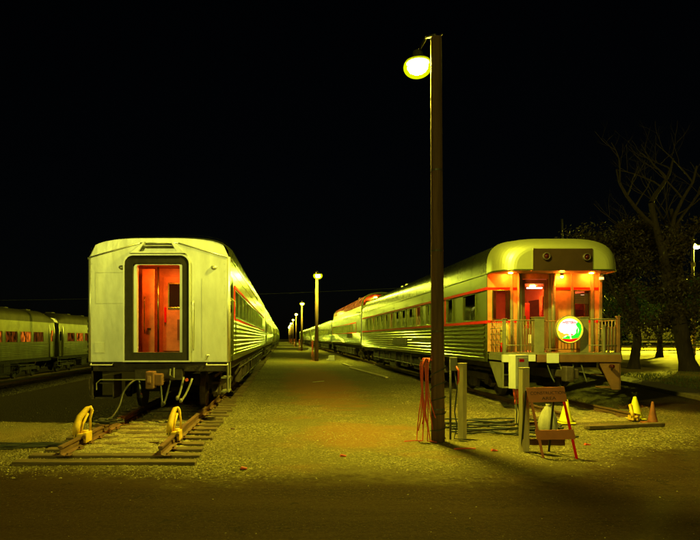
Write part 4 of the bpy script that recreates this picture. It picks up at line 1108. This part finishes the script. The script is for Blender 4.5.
# pale ribbed sack behind it
sk = MB(); n=28; pr=[(.15,0),(.165,.05),(.17,.15),(.145,.3),(.10,.42),(.055,.50),(.03,.53),(.045,.56)]
for (r_,z_) in pr:
    for k in range(n):
        a = 2*math.pi*k/n; rr = r_*(1+.09*math.sin(a*9)+.05*math.sin(a*4+z_*6)); sk.v.append((rr*math.cos(a), rr*math.sin(a), z_))
for i in range(len(pr)-1):
    for k in range(n): sk.f.append((i*n+k,i*n+(k+1)%n,(i+1)*n+(k+1)%n,(i+1)*n+k))
sk.f.append(tuple((len(pr)-1)*n+k for k in range(n)))
tag(sk.build('sack', M['bag'], smooth=True, loc=(4.98,11.65,.0)), 'pale gathered canvas sack seen through the orange barricade', 'sack')

# cones
def cone(label, x, y, hgt, r, m, square=.17, tilt=0):
    t = thing('traffic_cone', label, 'traffic cone', (x,y,.01))
    q = MB(); q.box(-square,square,-square,square,0,.03); q.build('base', M[m], t, bevel=.01)
    q = MB(); q.lathe([(r,.03),(r*.93,.06),(r*.25,hgt-.03),(r*.20,hgt),(r*.14,hgt)],24,Matrix.Rotation(tilt,4,'Y')); q.build('cone_body', M[m], t, smooth=True)
    return t
cone('bright yellow cone at the end of the right track beside a dull orange one', 7.76, 13.65, .50, .155, 'yellowcone', .16, -.03)
cone('dull orange cone, rightmost at the end of the right track', 7.72, 12.95, .46, .10, 'orangecone', .17)
cone('yellow cone half hidden behind the orange barricade', 5.93, 13.0, .50, .14, 'yellowcone', .15, .03)
# wheel stops: yellow hoops clamped on the rail
def wheel_stop(label, x, y, ztop, s=1.0, lean=.0):
    t = thing('wheel_stop', label, 'wheel stop', (x,y,ztop), group='yellow wheel stops clamped on the rails')
    q = MB(); q.box(-.085,.085,-.20,.04,-.02,.045); q.box(-.10,-.045,-.20,.10,-.10,.06); q.box(.045,.10,-.20,.10,-.10,.06); q.build('clamp', M['yellow'], t, bevel=.012)
    q = MB()
    q.tube([(-.075,-.16,.02),(-.075,-.12,.16),(-.06,-.02,.28),(-.03+lean,.10,.40),(.02+lean,.12,.415),(.05+lean,.10,.38),(.07,.09,.24),(.08,.08,.02)],[.055,.058,.052,.042,.034,.024,.018,.020],10)
    q.tube([(-.02,-.10,.03),(-.015,.0,.18),(.015+lean*.5,.08,.33)],.022,8); q.tube([(-.06,-.05,.06),(.075,-.0,.06)],.022,8)
    q.build('hoop', M['yellow'], t, smooth=True)
    q = MB(); q.lathe([(.028,0),(.028,.03)],8,Matrix.Translation((-.09,-.15,.02))@Matrix.Rotation(-math.pi/2,4,'Y')); q.lathe([(.03,0),(.03,.04)],8,Matrix.Translation((.07,-.2,.0))@Matrix.Rotation(math.pi/2,4,'X')); q.build('bolt', M['brown'], t)
    t.scale = (s,s,s); return t
wheel_stop('yellow wheel stop on the left rail of the left track', -3.29, 10.25, .20, 1.05, .05)
wheel_stop('yellow wheel stop on the right rail of the left track', -1.81, 10.45, .20, .98, .0)
wheel_stop('small rusty yellow wheel stop beside the cones on the right track', 7.52, 13.35, .10, .62, .0)
# boards and loose timber
def plank(label, a, b, wx, wz, m='tie'):
    q = MB(); q.beam(a,b,wx,wz); return tag(q.build('plank', M[m], bevel=.012), label, 'plank')
plank('weathered board lying across the end of the right track', (5.95,12.15,.05), (7.70,12.6,.05), .16, .07, 'tie')
plank('long thin board on the ground beside the observation car', (3.95,36.5,.05), (4.6,27.5,.05), .14, .07, 'postwood')
plank('short board on the ground beyond the lane edge', (4.1,42.5,.05), (4.2,38.0,.05), .16, .07, 'postwood')
plank('pale stick lying on the lane between the trains', (1.2,25,.02), (1.7,25.6,.02), .03, .03, 'postwood')

# cables and hoses on the ground
def gcable(label, pts, r, m, cat='cable', group=None, name='ground_cable'):
    # catmull-ish smoothing
    P_ = [Vector(p) for p in pts]; out=[]
    for i in range(len(P_)-1):
        p0=P_[max(i-1,0)];p1=P_[i];p2=P_[i+1];p3=P_[min(i+2,len(P_)-1)]
        for k in range(6):
            t_=k/6; out.append(.5*((2*p1)+(-p0+p2)*t_+(2*p0-5*p1+4*p2-p3)*t_*t_+(-p0+3*p1-3*p2+p3)*t_**3))
    out.append(P_[-1])
    q = MB(); q.tube(out,r,7); return tag(q.build(name, M[m], smooth=True), label, cat, group)
rnd = random.Random(11)
for i in range(8):
    o = .13*i; pts = [(-6.2,9.3+o*1.3+rnd.uniform(-.1,.1),.02)]
    for k in range(1,6):
        pts.append((-6.2+k*.52, 9.3+o*1.0*(1-.12*k)+.18*k+rnd.uniform(-.10,.10), .018+rnd.uniform(0,.025)))
    gcable('%s dark hose, counted from the camera, in the tangle left of the left track' % ['nearest','second','third','fourth','fifth','sixth','seventh','eighth','ninth','tenth','farthest'][i], pts, .012, 'blackcord', 'hose', 'dark hoses tangled left of the left track', 'hose')
def coil(label, cx, cy, z, R, turns, m, r=.012, sd=1):
    rn = random.Random(sd); pts=[]
    for i in range(turns*14):
        a = i/14*2*math.pi; rr = R*(1+.18*math.sin(a*.37+sd)); pts.append((cx+rr*math.cos(a)*1.2+.03*math.sin(a*.7), cy+rr*math.sin(a), z+.012*(i/14)+.012*math.sin(a*2.3)))
    q = MB(); q.tube(pts,r,6); return tag(q.build('cable_coil', M[m], smooth=True), label, 'cable coil')
coil('dark cable coil looped over the left rail in front of the silver car', -3.22, 11.5, .23, .19, 5, 'blackcord', .014, 2)
gcable('hose hanging from the silver car down onto the left rail', [(-3.05,12.75,.93),(-3.12,12.6,.86),(-3.22,12.5,.7),(-3.25,12.3,.45),(-3.30,12.0,.28),(-3.3,11.6,.27)], .024, 'blackcord', 'hose', name='hose')
for i in range(11):
    pts=[]; y0 = 11.5+i*.15
    for k in range(8):
        x = 3.2+k*.30; pts.append((x, y0+.22*math.sin(k*.8+i*1.7)+(k/7)*.35*(i-5)*.18+rnd.uniform(-.09,.09), .02+.035*(i%3)+rnd.uniform(0,.02)))
    gcable('%s black power cable, counted from the camera, beside the right track' % ['nearest','second','third','fourth','fifth','sixth','seventh','eighth','ninth','tenth','farthest'][i], pts, .018, 'blackcord', 'cable', 'black power cables beside the right track', 'power_cable')
for i,(x,y) in enumerate(((4.75,11.9),(5.2,12.1),(4.9,12.4))):
    coil('heap of dark cable %s' % ['nearest under the electrical cabinet','right of the cabinet plugs by the rail end','behind the electrical cabinet post'][i], x, y, .03, .17, 5, 'blackcord', .016, i+3)
gcable('short red cord scrap on the gravel right of the foreground pole', [(2.75,9.95,.02),(2.95,10.0,.02),(3.1,9.98,.02)], .012, 'redcord', 'cord', name='cord')
for i,(x,y) in enumerate(((3.35,9.85),(-.55,8.5),(-1.0,12.2),(5.1,10.4),(.9,9.4))):
    q = MB(); q.prism([(-.04,0),(.05,.0),(.06,.012),(-.02,.03)],-.02,.04)
    tag(q.build('litter', M['redcord'] if i!=2 else M['brown'], loc=(x,y,.005)), ['small red scrap on the gravel by the timber posts','tiny red scrap on the tarmac left of centre','small brown scrap near the left track sleepers','small red scrap right of the barricade feet','tiny red scrap at the gravel edge mid lane'][i], 'litter')

# ================================================================== TREES
def tree(label, x, y, hgt, r, seed, lean=0, leafm='leaf', nleaf=9000, crown_z=(4,10), cr=4.5, xmax=99, group='dark trees on the verge', twigs=True):
    t = thing('tree', label, 'tree', (x,y,0), group=group); rnd = random.Random(seed)
    tb = MB(); tips = []
    def branch(p, d, ln, r0, lvl):
        pts=[p]; rs=[r0]; n = 5
        for i in range(n):
            d = (d+Vector((rnd.uniform(-.22,.22),rnd.uniform(-.22,.22),rnd.uniform(-.05,.16)))).normalized()
            p = p+d*(ln/n); pts.append(p); rs.append(r0*(1-.62*(i+1)/n))
            if lvl>0: tips.append((p.copy(),lvl))
        tb.tube(pts, rs, 8 if lvl<2 else 5, cap=False)
        if lvl < (5 if twigs and nleaf > 16000 else 4):
            for k in range(3 if lvl<3 else 2):
                q = pts[2+k] if lvl else pts[3+k%3]
                a = rnd.uniform(0,6.28); nd = (d*.75+Vector((math.cos(a),math.sin(a),rnd.uniform(-.1,.5)))*.8).normalized()
                branch(q, nd, ln*rnd.uniform(.55,.74), rs[3]*.60, lvl+1)
    p0 = Vector((0,0,-.05)); p1 = Vector((lean*.4,0,hgt*.16))
    tb.tube([(0,0,-.1),(0,0,.15),(lean*.1,0,.6),tuple(p1)],[r*1.75,r*1.35,r*1.02,r*.92],14,cap=False)
    branch(p1, Vector((lean*.12,0,1)).normalized(), hgt*.42, r*.92, 0)
    for k in range(2):
        a = rnd.uniform(0,6.28); branch(p1+Vector((lean*.1,0,hgt*.05)), Vector((math.cos(a)*.7,math.sin(a)*.5,1)).normalized(), hgt*.36, r*.6, 1)
    tr = tb.build('trunk', M['bark'], t, smooth=True)
    cb_ = MB()
    cl = [tp for tp,l in tips if crown_z[0] < tp.z < crown_z[1]] or [tp for tp,l in tips]
    for _ in range(60):   # drooping lower clumps
        a = rnd.uniform(0,6.28); rr = cr*math.sqrt(rnd.random()); cl.append(Vector((rr*math.cos(a), rr*math.sin(a), rnd.uniform(crown_z[0]*.62,crown_z[1]*.9))))
    for i in range(nleaf):
        c = rnd.choice(cl); g1 = rnd.gauss(0,.30); g2 = rnd.gauss(0,.30); g3 = rnd.gauss(0,.26)
        p = c+Vector((g1,g2,g3))
        if p.x > xmax and p.z > 4.6: continue
        s_ = rnd.uniform(.05,.12)
        n_ = Vector((rnd.uniform(-1,1),rnd.uniform(-1,1),rnd.uniform(-.3,1))).normalized(); u = n_.orthogonal().normalized(); v_ = n_.cross(u)
        a = rnd.uniform(0,6.28); uu = u*math.cos(a)+v_*math.sin(a); vv = n_.cross(uu)
        cb_.poly([tuple(p-uu*s_),tuple(p+vv*s_*.45),tuple(p+uu*s_),tuple(p-vv*s_*.45)])
    cb_.build('crown', M[leafm], t)
    return t
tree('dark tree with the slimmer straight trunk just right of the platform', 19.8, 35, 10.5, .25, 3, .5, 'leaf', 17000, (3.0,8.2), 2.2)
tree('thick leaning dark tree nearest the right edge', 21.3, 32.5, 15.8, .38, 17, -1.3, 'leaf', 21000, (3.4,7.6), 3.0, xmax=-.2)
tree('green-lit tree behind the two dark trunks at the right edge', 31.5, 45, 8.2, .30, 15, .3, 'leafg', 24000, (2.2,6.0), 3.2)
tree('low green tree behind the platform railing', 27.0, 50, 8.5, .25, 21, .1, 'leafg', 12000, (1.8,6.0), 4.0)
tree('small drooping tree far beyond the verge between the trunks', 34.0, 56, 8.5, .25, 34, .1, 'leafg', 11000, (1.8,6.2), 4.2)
# far freight wagons behind the trees
fw = thing('freight_wagon', 'dark tank wagon far behind the two tree trunks', 'freight wagon', (50,112,0), group='dark wagons beyond the verge')
q = MB(); q.tube([(-7.5,0,2.7),(-7.2,0,2.7),(7.2,0,2.7),(7.5,0,2.7)],[.9,1.35,1.35,.9],20); q.build('tank', M['darkbldg'], fw, smooth=True)
q = MB(); q.box(-8,8,-1.2,1.2,1.0,1.3); q.box(-.5,.5,-.6,.6,3.9,4.4)
for x in (-6.2,-4.4,4.4,6.2): q.lathe([(.45,-.06),(.45,.06)],16,Matrix.Translation((x,-.75,.5))@Matrix.Rotation(math.pi/2,4,'X'))
q.build('wagon_frame', M['dark'], fw)
c = copy_tree(fw); c.location = (70,112,0); c['label'] = 'dark tank wagon at the right edge behind the street lamp pole'
def wpost(label,x,y,h_,w_=.12,m='white'):
    t = MB(); t.tube([(0,0,0),(0,0,h_)],w_,10); t.lathe([(w_,h_),(w_*.5,h_+.08)],10); return tag(t.build('marker_post', M[m], loc=(x,y,0)), label, 'post', 'posts beyond the verge')
wpost('left of two pale posts seen past the platform railing',31.5,60,2.6,.14); wpost('right of two pale posts seen past the platform railing',32.1,60,2.8,.14)
wpost('brown post on the far grass near the right edge',42.8,64.5,5.2,.13,'polewood')
fn = thing('rail_fence', 'low dark rail fence beyond the lit grass', 'fence', (24,60.5,0))
q = MB(); 
for z_ in (.55,1.0): q.box(0,60,-.04,.04,z_,z_+.12)
q.build('fence_rail', M['darkbldg'], fn)
for i in range(24):
    q = MB(); q.box(i*2.6-.07,i*2.6+.07,-.07,.07,0,1.2); q.build('fence_post', M['darkbldg'], fn)
